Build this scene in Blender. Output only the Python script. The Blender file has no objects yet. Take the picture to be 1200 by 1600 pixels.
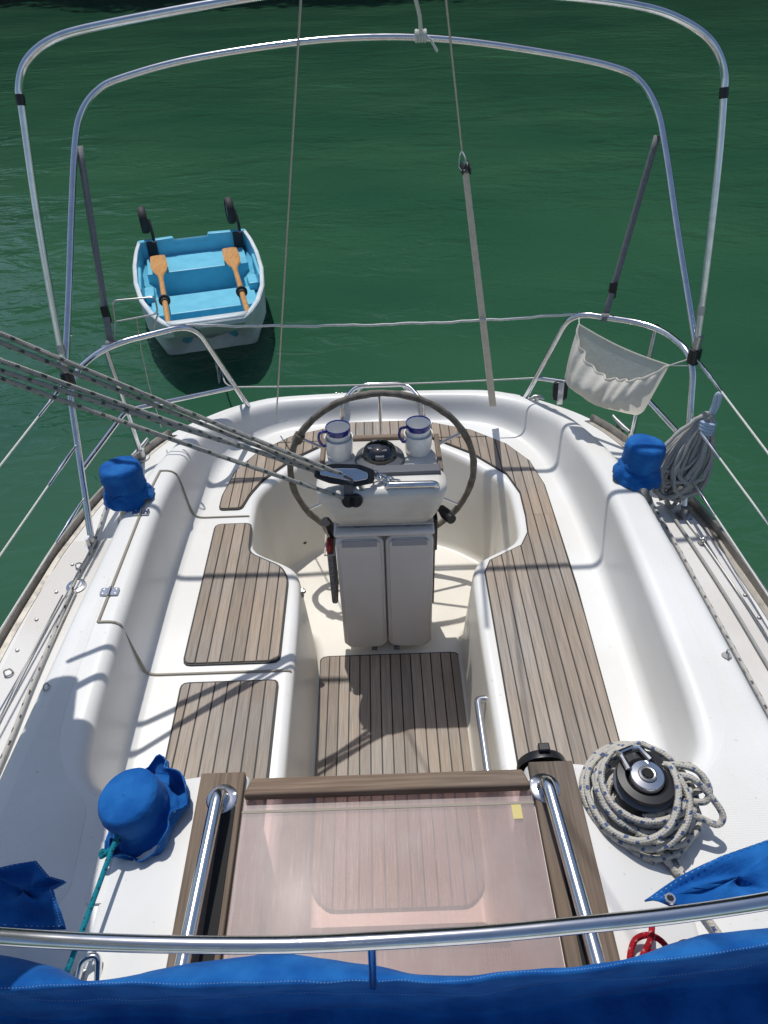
import bpy, bmesh, math, random
import numpy as np
from mathutils import Vector, Matrix
from mathutils import noise as mnoise
from mathutils.bvhtree import BVHTree
random.seed(7); rng = np.random.default_rng(7)
scene = bpy.context.scene
COL = scene.collection

# ------------------------------------------------------------------ camera
CAM_Z = 2.85; PITCH = math.radians(40.0); ROLL = math.radians(2.0); FPX = 1150.0   # metres above the water
cam_d = bpy.data.cameras.new('camera'); cam = bpy.data.objects.new('camera', cam_d); COL.objects.link(cam)
cam_d.sensor_fit = 'VERTICAL'; cam_d.sensor_height = 36.0; cam_d.lens = 36.0*FPX/1600.0
cam_d.clip_start = 0.02; cam_d.clip_end = 2000
FW = Vector((0, math.cos(PITCH), -math.sin(PITCH)))
_r0 = Vector((1, 0, 0)); _u0 = Vector((0, math.sin(PITCH), math.cos(PITCH)))
RT = _r0*math.cos(ROLL) - _u0*math.sin(ROLL); UP = _u0*math.cos(ROLL) + _r0*math.sin(ROLL)
cam.matrix_world = Matrix(((RT.x, UP.x, -FW.x, 0), (RT.y, UP.y, -FW.y, 0), (RT.z, UP.z, -FW.z, CAM_Z), (0, 0, 0, 1)))
scene.camera = cam

# ------------------------------------------------------------------ sky, sun, exposure
SUN = Vector((-0.13, 0.42, 1.0)).normalized()
world = bpy.data.worlds.new('World'); scene.world = world; world.use_nodes = True
nt = world.node_tree; nt.nodes.clear()
sky = nt.nodes.new('ShaderNodeTexSky'); sky.sky_type = 'NISHITA'; sky.sun_disc = False
sky.sun_elevation = math.asin(SUN.z); sky.sun_rotation = math.atan2(SUN.x, SUN.y)
bg = nt.nodes.new('ShaderNodeBackground'); bg.inputs['Strength'].default_value = 0.105
wo = nt.nodes.new('ShaderNodeOutputWorld')
nt.links.new(sky.outputs[0], bg.inputs[0]); nt.links.new(bg.outputs[0], wo.inputs[0])
sl = bpy.data.lights.new('sun', 'SUN'); sl.energy = 3.15; sl.angle = math.radians(0.55); sl.color = (1, 0.97, 0.925)
so = bpy.data.objects.new('sun', sl); COL.objects.link(so); so.location = SUN*30
so.rotation_euler = SUN.to_track_quat('Z', 'Y').to_euler()
vs = scene.view_settings; vs.view_transform = 'Standard'; vs.look = 'None'; vs.exposure = 0.0; vs.gamma = 1.0
vs.use_curve_mapping = False

# ------------------------------------------------------------------ helpers
def at(px, py, z=None, Y=None, X=None):
    d = FW + RT*((px-600)/FPX) - UP*((py-800)/FPX)
    t = (z-CAM_Z)/d.z if z is not None else (Y/d.y if Y is not None else X/d.x)
    return Vector((0, 0, CAM_Z)) + d*t
WL = {}
def link(o, parent=None, wloc=None):
    COL.objects.link(o); wloc = Vector(wloc if wloc is not None else (0, 0, 0))
    if parent is not None:
        o.parent = parent; o.location = wloc - WL[parent.name]
    else: o.location = wloc
    WL[o.name] = wloc
    return o
def tag(o, label=None, cat=None, group=None, kind=None):
    if label: o['label'] = label
    if cat: o['category'] = cat
    if group: o['group'] = group
    if kind: o['kind'] = kind
    return o
def thing(name, loc, label, cat, group=None):
    return tag(link(bpy.data.objects.new(name, None), None, loc), label, cat, group)
def part(name, parent, loc):
    return link(bpy.data.objects.new(name, None), parent, loc)
class MB:
    def __init__(s): s.v = []; s.f = []; s.uv = []; s.mi = []
    def add(s, v, f, uv=None, mi=0):
        b = len(s.v); s.v += [Vector(p) for p in v]; s.f += [[i+b for i in q] for q in f]
        s.uv += (list(uv) if uv is not None else [(0, 0)]*len(v)); s.mi += [mi]*len(f); return s
    def box(s, lo, hi, mi=0):
        x0, y0, z0 = lo; x1, y1, z1 = hi
        return s.add([(x0,y0,z0),(x1,y0,z0),(x1,y1,z0),(x0,y1,z0),(x0,y0,z1),(x1,y0,z1),(x1,y1,z1),(x0,y1,z1)],
                     [[0,3,2,1],[4,5,6,7],[0,1,5,4],[1,2,6,5],[2,3,7,6],[3,0,4,7]], mi=mi)
    def prism(s, poly, z0, z1, mi=0, m=None):
        n = len(poly); v = [(p[0], p[1], z0) for p in poly]+[(p[0], p[1], z1) for p in poly]
        if m is not None: v = [m @ Vector(p) for p in v]
        f = [list(range(n-1, -1, -1)), list(range(n, 2*n))]+[[i, (i+1) % n, n+(i+1) % n, n+i] for i in range(n)]
        return s.add(v, f, mi=mi)
    def tube(s, pts, r, n=10, closed=False, mi=0, cap=True):
        pts = [Vector(p) for p in pts]; N = len(pts)
        rr = r if hasattr(r, '__len__') else [r]*N
        T = []
        for i in range(N):
            a = pts[(i-1) % N] if (closed or i > 0) else pts[i]
            b = pts[(i+1) % N] if (closed or i < N-1) else pts[i]
            d = b-a; T.append(d.normalized() if d.length > 1e-9 else (T[-1] if T else Vector((0, 0, 1))))
        ref = Vector((0, 0, 1)) if abs(T[0].z) < 0.9 else Vector((1, 0, 0))
        nv = T[0].cross(ref).normalized(); v = []; uv = []; L = 0
        for i in range(N):
            nv = (nv - T[i]*nv.dot(T[i]))
            nv = nv.normalized() if nv.length > 1e-6 else T[i].orthogonal().normalized()
            bn = T[i].cross(nv)
            if i: L += (pts[i]-pts[i-1]).length
            for k in range(n):
                a = 2*math.pi*k/n; v.append(pts[i]+(nv*math.cos(a)+bn*math.sin(a))*rr[i]); uv.append((k/n, L))
        f = []
        for i in range(N if closed else N-1):
            for k in range(n):
                a = i*n+k; b = i*n+(k+1) % n; j = (i+1) % N
                f.append([a, b, j*n+(k+1) % n, j*n+k])
        if cap and not closed: f += [list(range(n-1, -1, -1)), [(N-1)*n+k for k in range(n)]]
        return s.add(v, f, uv, mi)
    def lathe(s, prof, c=(0, 0, 0), n=24, m=None, mi=0, fn=None):
        v = []; f = []; P = len(prof)
        for k in range(n):
            a = 2*math.pi*k/n
            for j, (r, z) in enumerate(prof):
                p = Vector((r*math.cos(a), r*math.sin(a), z))
                if fn: p = fn(p, a, j)
                if m is not None: p = m @ p
                v.append(p+Vector(c))
        for k in range(n):
            for j in range(P-1):
                a = k*P+j; b = ((k+1) % n)*P+j
                f.append([a, b, b+1, a+1])
        return s.add(v, f, mi=mi)
    def grid(s, rows, mi=0, uv=None, closed=False):
        R = len(rows); C = len(rows[0]); v = [p for r in rows for p in r]
        f = [[i*C+j, i*C+(j+1) % C, (i+1)*C+(j+1) % C, (i+1)*C+j] for i in range(R-1) for j in range(C if closed else C-1)]
        u = uv or [(j/(C-1), i/(R-1)) for i in range(R) for j in range(C)]
        return s.add(v, f, u, mi)
    def build(s, name, mat, parent=None, smooth=True, bevel=0, solid=0, subsurf=0, ang=40, seg=2, off=-1):
        lo = Vector([min(p[i] for p in s.v) for i in range(3)]); hi = Vector([max(p[i] for p in s.v) for i in range(3)])
        c = Vector(((lo.x+hi.x)/2, (lo.y+hi.y)/2, lo.z))
        me = bpy.data.meshes.new(name); me.from_pydata([p-c for p in s.v], [], s.f)
        ul = me.uv_layers.new(name='UVMap'); idx = np.empty(len(me.loops), dtype=np.int32); me.loops.foreach_get('vertex_index', idx)
        arr = np.array(s.uv, dtype=np.float32)[idx]
        # the seam of a tube: u wraps to 1
        ul.data.foreach_set('uv', arr.ravel())
        for m in (mat if isinstance(mat, (list, tuple)) else [mat]): me.materials.append(m)
        if isinstance(mat, (list, tuple)): me.polygons.foreach_set('material_index', s.mi)
        if smooth:
            me.polygons.foreach_set('use_smooth', [True]*len(me.polygons))
            try: me.set_sharp_from_angle(angle=math.radians(ang))
            except Exception: pass
        me.update()
        o = link(bpy.data.objects.new(name, me), parent, c)
        if solid:
            q = o.modifiers.new('solid', 'SOLIDIFY'); q.thickness = solid; q.offset = off
        if bevel:
            q = o.modifiers.new('bevel', 'BEVEL'); q.width = bevel; q.segments = seg; q.limit_method = 'ANGLE'; q.angle_limit = math.radians(35)
        if subsurf:
            q = o.modifiers.new('sub', 'SUBSURF'); q.levels = subsurf; q.render_levels = subsurf
        return o
def cr(pts, k=8, closed=False):
    P = [Vector(p) for p in pts]; N = len(P); out = []
    g = (lambda i: P[i % N]) if closed else (lambda i: P[max(0, min(N-1, i))])
    for i in range(N if closed else N-1):
        a, b, c, d = g(i-1), g(i), g(i+1), g(i+2)
        for q in range(k):
            t = q/k; out.append(0.5*((2*b)+(c-a)*t+(2*a-5*b+4*c-d)*t*t+(3*b-a-3*c+d)*t**3))
    if not closed: out.append(P[-1])
    return out
def bend(pts, r, k=7):
    """a polyline with its corners turned at radius about r, like a bent tube"""
    P = [Vector(p) for p in pts]; rr = r if hasattr(r, '__len__') else [r]*len(P); out = [P[0]]
    for i in range(1, len(P)-1):
        a, b, c = P[i-1], P[i], P[i+1]; d1 = a-b; d2 = c-b
        q = min(rr[i], d1.length*0.48, d2.length*0.48); s = b+d1.normalized()*q; e = b+d2.normalized()*q
        for j in range(k+1):
            t = j/k; out.append(s*(1-t)**2+b*2*t*(1-t)+e*t*t)
    out.append(P[-1]); return out
def line(a, b, n=12, sag=0):
    a = Vector(a); b = Vector(b); return [a.lerp(b, i/n)-Vector((0, 0, 4*sag*(i/n)*(1-i/n))) for i in range(n+1)]
def align(d, up=Vector((0, 0, 1))):
    return Vector(d).to_track_quat('Z', 'Y').to_matrix()

# ------------------------------------------------------------------ materials
def mat(name, col, rough=0.5, metal=0.0, spec=0.5, coat=0.0, trans=0.0):
    m = bpy.data.materials.new(name); m.use_nodes = True; b = m.node_tree.nodes['Principled BSDF']
    b.inputs['Base Color'].default_value = (*col, 1); b.inputs['Roughness'].default_value = rough
    b.inputs['Metallic'].default_value = metal; b.inputs['Specular IOR Level'].default_value = spec
    b.inputs['Coat Weight'].default_value = coat; b.inputs['Transmission Weight'].default_value = trans
    return m
def nodes(m): return m.node_tree, m.node_tree.nodes, m.node_tree.links, m.node_tree.nodes['Principled BSDF']
def noise_col(m, c1, c2, scale=(8, 8, 8), detail=5, lo=0.35, hi=0.65, coord='Position', obj_rand=0.0, bump=0.0, rough=None, bdist=0.002):
    t, n, l, b = nodes(m)
    if coord == 'Position': g = n.new('ShaderNodeNewGeometry'); src = g.outputs['Position']
    else: g = n.new('ShaderNodeTexCoord'); src = g.outputs[coord]
    mp = n.new('ShaderNodeMapping'); mp.inputs['Scale'].default_value = scale; l.new(src, mp.inputs['Vector'])
    oi = n.new('ShaderNodeObjectInfo')
    vm = n.new('ShaderNodeVectorMath'); vm.operation = 'ADD'; l.new(mp.outputs[0], vm.inputs[0])
    mu = n.new('ShaderNodeMath'); mu.operation = 'MULTIPLY'; mu.inputs[1].default_value = 37.0 if obj_rand else 0.0
    l.new(oi.outputs['Random'], mu.inputs[0]); l.new(mu.outputs[0], vm.inputs[1])
    nz = n.new('ShaderNodeTexNoise'); nz.inputs['Scale'].default_value = 1; nz.inputs['Detail'].default_value = detail
    l.new(vm.outputs[0], nz.inputs['Vector'])
    rp = n.new('ShaderNodeValToRGB'); rp.color_ramp.elements[0].position = lo; rp.color_ramp.elements[1].position = hi
    rp.color_ramp.elements[0].color = (*c1, 1); rp.color_ramp.elements[1].color = (*c2, 1)
    l.new(nz.outputs['Fac'], rp.inputs[0]); out = rp.outputs[0]
    if obj_rand:
        hs = n.new('ShaderNodeHueSaturation'); mr = n.new('ShaderNodeMapRange')
        mr.inputs['To Min'].default_value = 1-obj_rand; mr.inputs['To Max'].default_value = 1+obj_rand
        l.new(oi.outputs['Random'], mr.inputs[0]); l.new(mr.outputs[0], hs.inputs['Value']); l.new(out, hs.inputs['Color']); out = hs.outputs[0]
    l.new(out, b.inputs['Base Color'])
    if bump:
        bp = n.new('ShaderNodeBump'); bp.inputs['Strength'].default_value = bump; bp.inputs['Distance'].default_value = bdist
        l.new(nz.outputs['Fac'], bp.inputs['Height']); l.new(bp.outputs[0], b.inputs['Normal'])
    if rough:
        m2 = n.new('ShaderNodeMapRange'); m2.inputs['To Min'].default_value = rough[0]; m2.inputs['To Max'].default_value = rough[1]
        l.new(nz.outputs['Fac'], m2.inputs[0]); l.new(m2.outputs[0], b.inputs['Roughness'])
    return m
M = {}
def gel(name, c1, c2):
    m = mat(name, c1, 0.34, spec=0.45); t, n, l, b = nodes(m)
    noise_col(m, c1, c2, (3.1, 2.3, 3.3), 8, 0.42, 0.60)
    g = n.new('ShaderNodeNewGeometry')                                      # specks of dirt and faint scuffs
    v = n.new('ShaderNodeTexNoise'); v.inputs['Scale'].default_value = 55; v.inputs['Detail'].default_value = 3
    l.new(g.outputs['Position'], v.inputs['Vector'])
    r = n.new('ShaderNodeValToRGB'); r.color_ramp.elements[0].position = 0.70; r.color_ramp.elements[1].position = 0.78
    r.color_ramp.elements[0].color = (1, 1, 1, 1); r.color_ramp.elements[1].color = (0.74, 0.70, 0.62, 1)
    l.new(v.outputs['Fac'], r.inputs[0])
    mx = n.new('ShaderNodeMix'); mx.data_type = 'RGBA'; mx.blend_type = 'MULTIPLY'; mx.inputs[0].default_value = 0.8
    src = b.inputs['Base Color'].links[0].from_socket
    l.new(src, mx.inputs[6]); l.new(r.outputs[0], mx.inputs[7]); l.new(mx.outputs[2], b.inputs['Base Color'])
    return m
M['gel'] = gel('white_gelcoat', (0.745, 0.735, 0.70), (0.79, 0.787, 0.765))
M['gel_cream'] = gel('cream_gelcoat', (0.70, 0.66, 0.575), (0.765, 0.735, 0.66))
M['gel_old'] = gel('old_gelcoat', (0.64, 0.61, 0.565), (0.71, 0.69, 0.655))
M['hullwhite'] = gel('hull_gelcoat', (0.70, 0.70, 0.68), (0.75, 0.75, 0.73))
def nonskid():
    m = gel('nonskid', (0.73, 0.72, 0.685), (0.775, 0.77, 0.745)); t, n, l, b = nodes(m)
    b.inputs['Roughness'].default_value = 0.6
    g = n.new('ShaderNodeNewGeometry'); v = n.new('ShaderNodeTexVoronoi'); v.inputs['Scale'].default_value = 170; v.inputs['Randomness'].default_value = 0.15
    l.new(g.outputs['Position'], v.inputs['Vector']); bp = n.new('ShaderNodeBump'); bp.inputs['Strength'].default_value = 0.6; bp.inputs['Distance'].default_value = 0.002
    l.new(v.outputs['Distance'], bp.inputs['Height']); l.new(bp.outputs[0], b.inputs['Normal']); return m
M['nonskid'] = nonskid()
def teak(name, c1, c2, scale, rand=0.16):
    m = mat(name, c1, 0.72, spec=0.25)
    noise_col(m, c1, c2, scale, 7, 0.32, 0.68, 'Position', rand, 0.5, None, 0.0016)
    t, n, l, b = nodes(m); g = n.new('ShaderNodeNewGeometry')
    z = n.new('ShaderNodeTexNoise'); z.inputs['Scale'].default_value = 2.6; z.inputs['Detail'].default_value = 5; l.new(g.outputs['Position'], z.inputs['Vector'])
    r = n.new('ShaderNodeValToRGB'); r.color_ramp.elements[0].position = 0.36; r.color_ramp.elements[1].position = 0.66
    r.color_ramp.elements[0].color = (1.08, 0.97, 0.86, 1); r.color_ramp.elements[1].color = (0.98, 1.0, 1.03, 1); l.new(z.outputs['Fac'], r.inputs[0])
    mx = n.new('ShaderNodeMix'); mx.data_type = 'RGBA'; mx.blend_type = 'MULTIPLY'; mx.inputs[0].default_value = 0.9
    src = b.inputs['Base Color'].links[0].from_socket
    l.new(src, mx.inputs[6]); l.new(r.outputs[0], mx.inputs[7]); l.new(mx.outputs[2], b.inputs['Base Color'])
    return m
M['teak'] = teak('weathered_teak', (0.272, 0.234, 0.196), (0.372, 0.328, 0.282), (210, 9, 30), 0.17)
M['teak_x'] = teak('weathered_teak_crosswise', (0.145, 0.108, 0.080), (0.25, 0.20, 0.158), (5, 150, 60))
M['teak_dark'] = teak('dark_teak', (0.125, 0.098, 0.076), (0.215, 0.175, 0.142), (130, 5, 40))
M['interior'] = teak('cabin_wood', (0.50, 0.34, 0.26), (0.66, 0.49, 0.39), (60, 3, 30), 0.05)
M['caulk'] = mat('caulk', (0.012, 0.012, 0.012), 0.6)
M['seam'] = mat('seam', (0.30, 0.27, 0.22), 0.7)
def steel(name, col, rough):
    m = mat(name, col, rough, 1.0); t, n, l, b = nodes(m)
    noise_col(m, col, tuple(c*0.82 for c in col), (25, 25, 25), 6, 0.45, 0.75, rough=(rough*0.6, rough*2.0)); return m
M['steel'] = steel('stainless_steel', (0.72, 0.73, 0.75), 0.13)
M['steel_dull'] = steel('dull_steel', (0.48, 0.48, 0.47), 0.32)
M['alu'] = steel('weathered_aluminium', (0.36, 0.34, 0.31), 0.42)
M['black'] = mat('black_plastic', (0.014, 0.014, 0.016), 0.38)
M['dark'] = mat('dark_void', (0.006, 0.006, 0.006), 0.8)
M['grey'] = mat('grey_plastic', (0.10, 0.105, 0.12), 0.45)
M['table'] = noise_col(mat('table_plastic', (0.5, 0.48, 0.46), 0.45), (0.60, 0.575, 0.55), (0.65, 0.63, 0.60), (5, 5, 5), 6)
M['highlight'] = mat('leaf_highlight', (0.30, 0.31, 0.35), 0.4)  # blue-grey of the reflection along the leaf's top bevel, put into colour
M['console'] = noise_col(mat('console_gelcoat', (0.6, 0.58, 0.53), 0.4), (0.56, 0.53, 0.47), (0.68, 0.66, 0.61), (9, 9, 14), 8, 0.3, 0.62)
M['rimcover'] = noise_col(mat('wheel_cover', (0.1, 0.085, 0.065), 0.75), (0.105, 0.090, 0.070), (0.20, 0.18, 0.15), (30, 30, 30), 5, bump=0.5)
M['mug'] = mat('white_enamel', (0.82, 0.82, 0.81), 0.18, coat=0.4)
M['mugin'] = mat('mug_inside', (0.60, 0.63, 0.66), 0.25)
M['mugblue'] = mat('blue_enamel', (0.012, 0.02, 0.21), 0.2, coat=0.4)
M['strap'] = noise_col(mat('grey_webbing', (0.10, 0.10, 0.105), 0.85), (0.17, 0.17, 0.175), (0.23, 0.23, 0.235), (200, 200, 60), 3)
M['red'] = mat('red_plastic', (0.35, 0.02, 0.02), 0.5)
M['mesh'] = noise_col(mat('grey_pocket_canvas', (0.2, 0.2, 0.2), 0.9), (0.12, 0.12, 0.12), (0.28, 0.27, 0.26), (160, 160, 160), 2)
M['lightblue'] = mat('pale_blue_cloth', (0.42, 0.52, 0.63), 0.8)
M['sticker'] = mat('faded_sticker', (0.62, 0.52, 0.20), 0.7)
def canvas(name, c1, c2, weave=900):
    m = mat(name, c1, 0.82, spec=0.2); t, n, l, b = nodes(m)
    noise_col(m, c1, c2, (14, 14, 14), 6, 0.35, 0.65)
    b.inputs['Sheen Weight'].default_value = 0.05
    g = n.new('ShaderNodeNewGeometry'); w = n.new('ShaderNodeTexNoise'); w.inputs['Scale'].default_value = 42; w.inputs['Detail'].default_value = 8; w.inputs['Roughness'].default_value = .62
    l.new(g.outputs['Position'], w.inputs['Vector']); bp = n.new('ShaderNodeBump'); bp.inputs['Strength'].default_value = 0.55; bp.inputs['Distance'].default_value = 0.006
    l.new(w.outputs['Fac'], bp.inputs['Height']); l.new(bp.outputs[0], b.inputs['Normal']); return m
M['blue'] = canvas('blue_acrylic_canvas', (0.001, 0.078, 0.31), (0.012, 0.135, 0.42))
M['stitch'] = mat('white_thread', (0.30, 0.40, 0.58), 0.8)
M['bag'] = canvas('cream_sailcloth', (0.52, 0.50, 0.44), (0.60, 0.58, 0.52))
def thin(m, f):
    t, n, l, b = nodes(m); out = [q for q in n if q.type == 'OUTPUT_MATERIAL'][0]; tr = n.new('ShaderNodeBsdfTranslucent'); tr.inputs[0].default_value = (0.80, 0.77, 0.68, 1)
    mx = n.new('ShaderNodeMixShader'); mx.inputs[0].default_value = f; l.new(b.outputs[0], mx.inputs[1]); l.new(tr.outputs[0], mx.inputs[2]); l.new(mx.outputs[0], out.inputs[0])
M['bag'] = canvas('cream_sailcloth', (0.74, 0.72, 0.665), (0.80, 0.78, 0.73)); thin(M['bag'], .45)
M['sail'] = canvas('sailcloth', (0.7, 0.69, 0.66), (0.76, 0.75, 0.72))
def rope(name, base, fleck=None, period=0.03, dens=0.30, base2=None):
    m = mat(name, base, 0.85, spec=0.15); t, n, l, b = nodes(m)
    uv = n.new('ShaderNodeUVMap'); sp = n.new('ShaderNodeSeparateXYZ'); l.new(uv.outputs[0], sp.inputs[0])
    def mth(op, a, bb=None):
        q = n.new('ShaderNodeMath'); q.operation = op
        for i, s in enumerate((a, bb)):
            if s is None: continue
            if isinstance(s, (int, float)): q.inputs[i].default_value = s
            else: l.new(s, q.inputs[i])
        return q.outputs[0]
    u, v = sp.outputs['X'], sp.outputs['Y']
    # diagonal braid strands as relief
    d1 = mth('SINE', mth('ADD', mth('MULTIPLY', v, 900.0), mth('MULTIPLY', u, 6.2832*4)))
    d2 = mth('SINE', mth('SUBTRACT', mth('MULTIPLY', v, 900.0), mth('MULTIPLY', u, 6.2832*4)))
    br = mth('MAXIMUM', d1, d2)
    bp = n.new('ShaderNodeBump'); bp.inputs['Strength'].default_value = 0.5; bp.inputs['Distance'].default_value = 0.0012
    l.new(br, bp.inputs['Height']); l.new(bp.outputs[0], b.inputs['Normal'])
    g = n.new('ShaderNodeNewGeometry'); nz = n.new('ShaderNodeTexNoise'); nz.inputs['Scale'].default_value = 60; l.new(g.outputs['Position'], nz.inputs['Vector'])
    mx = n.new('ShaderNodeMix'); mx.data_type = 'RGBA'; l.new(nz.outputs['Fac'], mx.inputs[0])
    mx.inputs[6].default_value = (*base, 1); mx.inputs[7].default_value = (*(base2 or tuple(c*0.72 for c in base)), 1)
    out = mx.outputs[2]
    if fleck:
        jt = n.new('ShaderNodeTexNoise'); jt.inputs['Scale'].default_value = 140; l.new(g.outputs['Position'], jt.inputs['Vector'])
        v = mth('ADD', v, mth('MULTIPLY', mth('SUBTRACT', jt.outputs['Fac'], .5), period*.55)); u = mth('ADD', u, mth('MULTIPLY', mth('SUBTRACT', jt.outputs['Color'], .5), .22))
        row = mth('FLOOR', mth('DIVIDE', v, period)); fr = mth('FRACT', mth('DIVIDE', v, period))
        ph = mth('FRACT', mth('ADD', mth('MULTIPLY', u, 2.0), mth('MULTIPLY', row, 0.5)))
        msk = mth('MULTIPLY', mth('MULTIPLY', mth('LESS_THAN', fr, dens), mth('LESS_THAN', ph, 0.40)), 0.85)
        m2 = n.new('ShaderNodeMix'); m2.data_type = 'RGBA'; l.new(msk, m2.inputs[0]); l.new(out, m2.inputs[6]); m2.inputs[7].default_value = (*fleck, 1); out = m2.outputs[2]
    l.new(out, b.inputs['Base Color']); return m
M['rope_blue'] = rope('white_rope_blue_flecks', (0.60, 0.57, 0.50), (0.02, 0.07, 0.22), 0.024, 0.36)
M['rope_black'] = rope('white_rope_black_flecks', (0.58, 0.56, 0.52), (0.02, 0.02, 0.02), 0.045, 0.30)
M['rope_sheet'] = rope('grey_rope_green_flecks', (0.42, 0.41, 0.375), (0.03, 0.06, 0.045), 0.032, 0.36)
M['rope_grey'] = rope('grey_rope', (0.46, 0.45, 0.42), None)
M['rope_white'] = rope('white_cord', (0.80, 0.79, 0.75), None)
M['rope_beige'] = rope('beige_rope', (0.78, 0.73, 0.62), None)
M['rope_cyan'] = rope('turquoise_rope', (0.01, 0.24, 0.32), (0.02, 0.05, 0.07), 0.02, 0.3)
M['rope_red'] = rope('red_rope', (0.42, 0.015, 0.025), (0.5, 0.2, 0.2), 0.02, 0.2)
M['wire'] = mat('wire_rope', (0.45, 0.43, 0.39), 0.45, 0.6)
M['ling'] = noise_col(mat('dinghy_blue', (0.03, 0.35, 0.6), 0.4), (0.125, 0.47, 0.64), (0.175, 0.56, 0.73), (9, 9, 9), 8, .3, .7)
M['dwhite'] = noise_col(mat('dinghy_white', (0.6, 0.6, 0.58), 0.5), (0.50, 0.58, 0.61), (0.66, 0.70, 0.71), (8, 8, 8), 6)
M['dgrey'] = noise_col(mat('dinghy_grey', (0.3, 0.31, 0.32), 0.55), (0.60, 0.61, 0.62), (0.74, 0.75, 0.75), (7, 7, 7), 6)
M['oar'] = noise_col(mat('varnished_oar', (0.6, 0.3, 0.1), 0.35), (0.50, 0.24, 0.075), (0.66, 0.36, 0.135), (70, 7, 70), 5)
M['tyre'] = mat('tyre_rubber', (0.022, 0.022, 0.024), 0.7)
M['wheelrim'] = mat('wheel_rim', (0.35, 0.37, 0.38), 0.5)

# ------------------------------------------------------------------ water
def water():
    m = mat('green_sea_water', (0.011, 0.058, 0.034), 0.045, spec=0.5); t, n, l, b = nodes(m); b.inputs['IOR'].default_value = 1.33
    g = n.new('ShaderNodeNewGeometry')
    def nz(sc, det, dist=0.0):
        mp = n.new('ShaderNodeMapping'); mp.inputs['Scale'].default_value = sc; mp.inputs['Rotation'].default_value = (0, 0, 0.18); l.new(g.outputs['Position'], mp.inputs[0])
        q = n.new('ShaderNodeTexNoise'); q.inputs['Scale'].default_value = 1; q.inputs['Detail'].default_value = det; q.inputs['Distortion'].default_value = dist; l.new(mp.outputs[0], q.inputs['Vector']); return q.outputs['Fac']
    a = nz((0.9, 1.5, 1), 2, 0.8); c = nz((3.6, 6, 1), 3, 0.9); d = nz((0.25, 0.35, 1), 2)
    s = n.new('ShaderNodeMath'); s.operation = 'MULTIPLY_ADD'; s.inputs[1].default_value = 0.36; l.new(c, s.inputs[0]); l.new(a, s.inputs[2])
    bp = n.new('ShaderNodeBump'); bp.inputs['Strength'].default_value = 0.36; bp.inputs['Distance'].default_value = 0.12
    l.new(s.outputs[0], bp.inputs['Height']); l.new(bp.outputs[0], b.inputs['Normal'])
    e_ = nz((0.45, 0.7, 1), 3, 0.8); mr = n.new('ShaderNodeMapRange'); mr.inputs['From Min'].default_value = .36; mr.inputs['From Max'].default_value = .66; mr.inputs['To Min'].default_value = .14; mr.inputs['To Max'].default_value = .72
    l.new(e_, mr.inputs[0]); l.new(mr.outputs[0], bp.inputs['Strength'])
    r = n.new('ShaderNodeValToRGB'); r.color_ramp.elements[0].position = 0.35; r.color_ramp.elements[1].position = 0.68
    r.color_ramp.elements[0].color = (0.0205, 0.080, 0.044, 1); r.color_ramp.elements[1].color = (0.034, 0.107, 0.056, 1)
    l.new(d, r.inputs[0]); l.new(r.outputs[0], b.inputs['Base Color']); return m
M['water'] = water()
xs = sorted(set(list(np.linspace(-12, 12, 33))+[-400, -150, -60, -25, 25, 60, 150, 400]))
ys = sorted(set(list(np.linspace(-6, 24, 41))+[-400, -150, -50, -20, 34, 60, 150, 400]))
tag(MB().grid([[Vector((x, y, 0)) for x in xs] for y in ys]).build('water', M['water']), 'still dark green harbour water around the boat', 'water', kind='structure')

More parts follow.
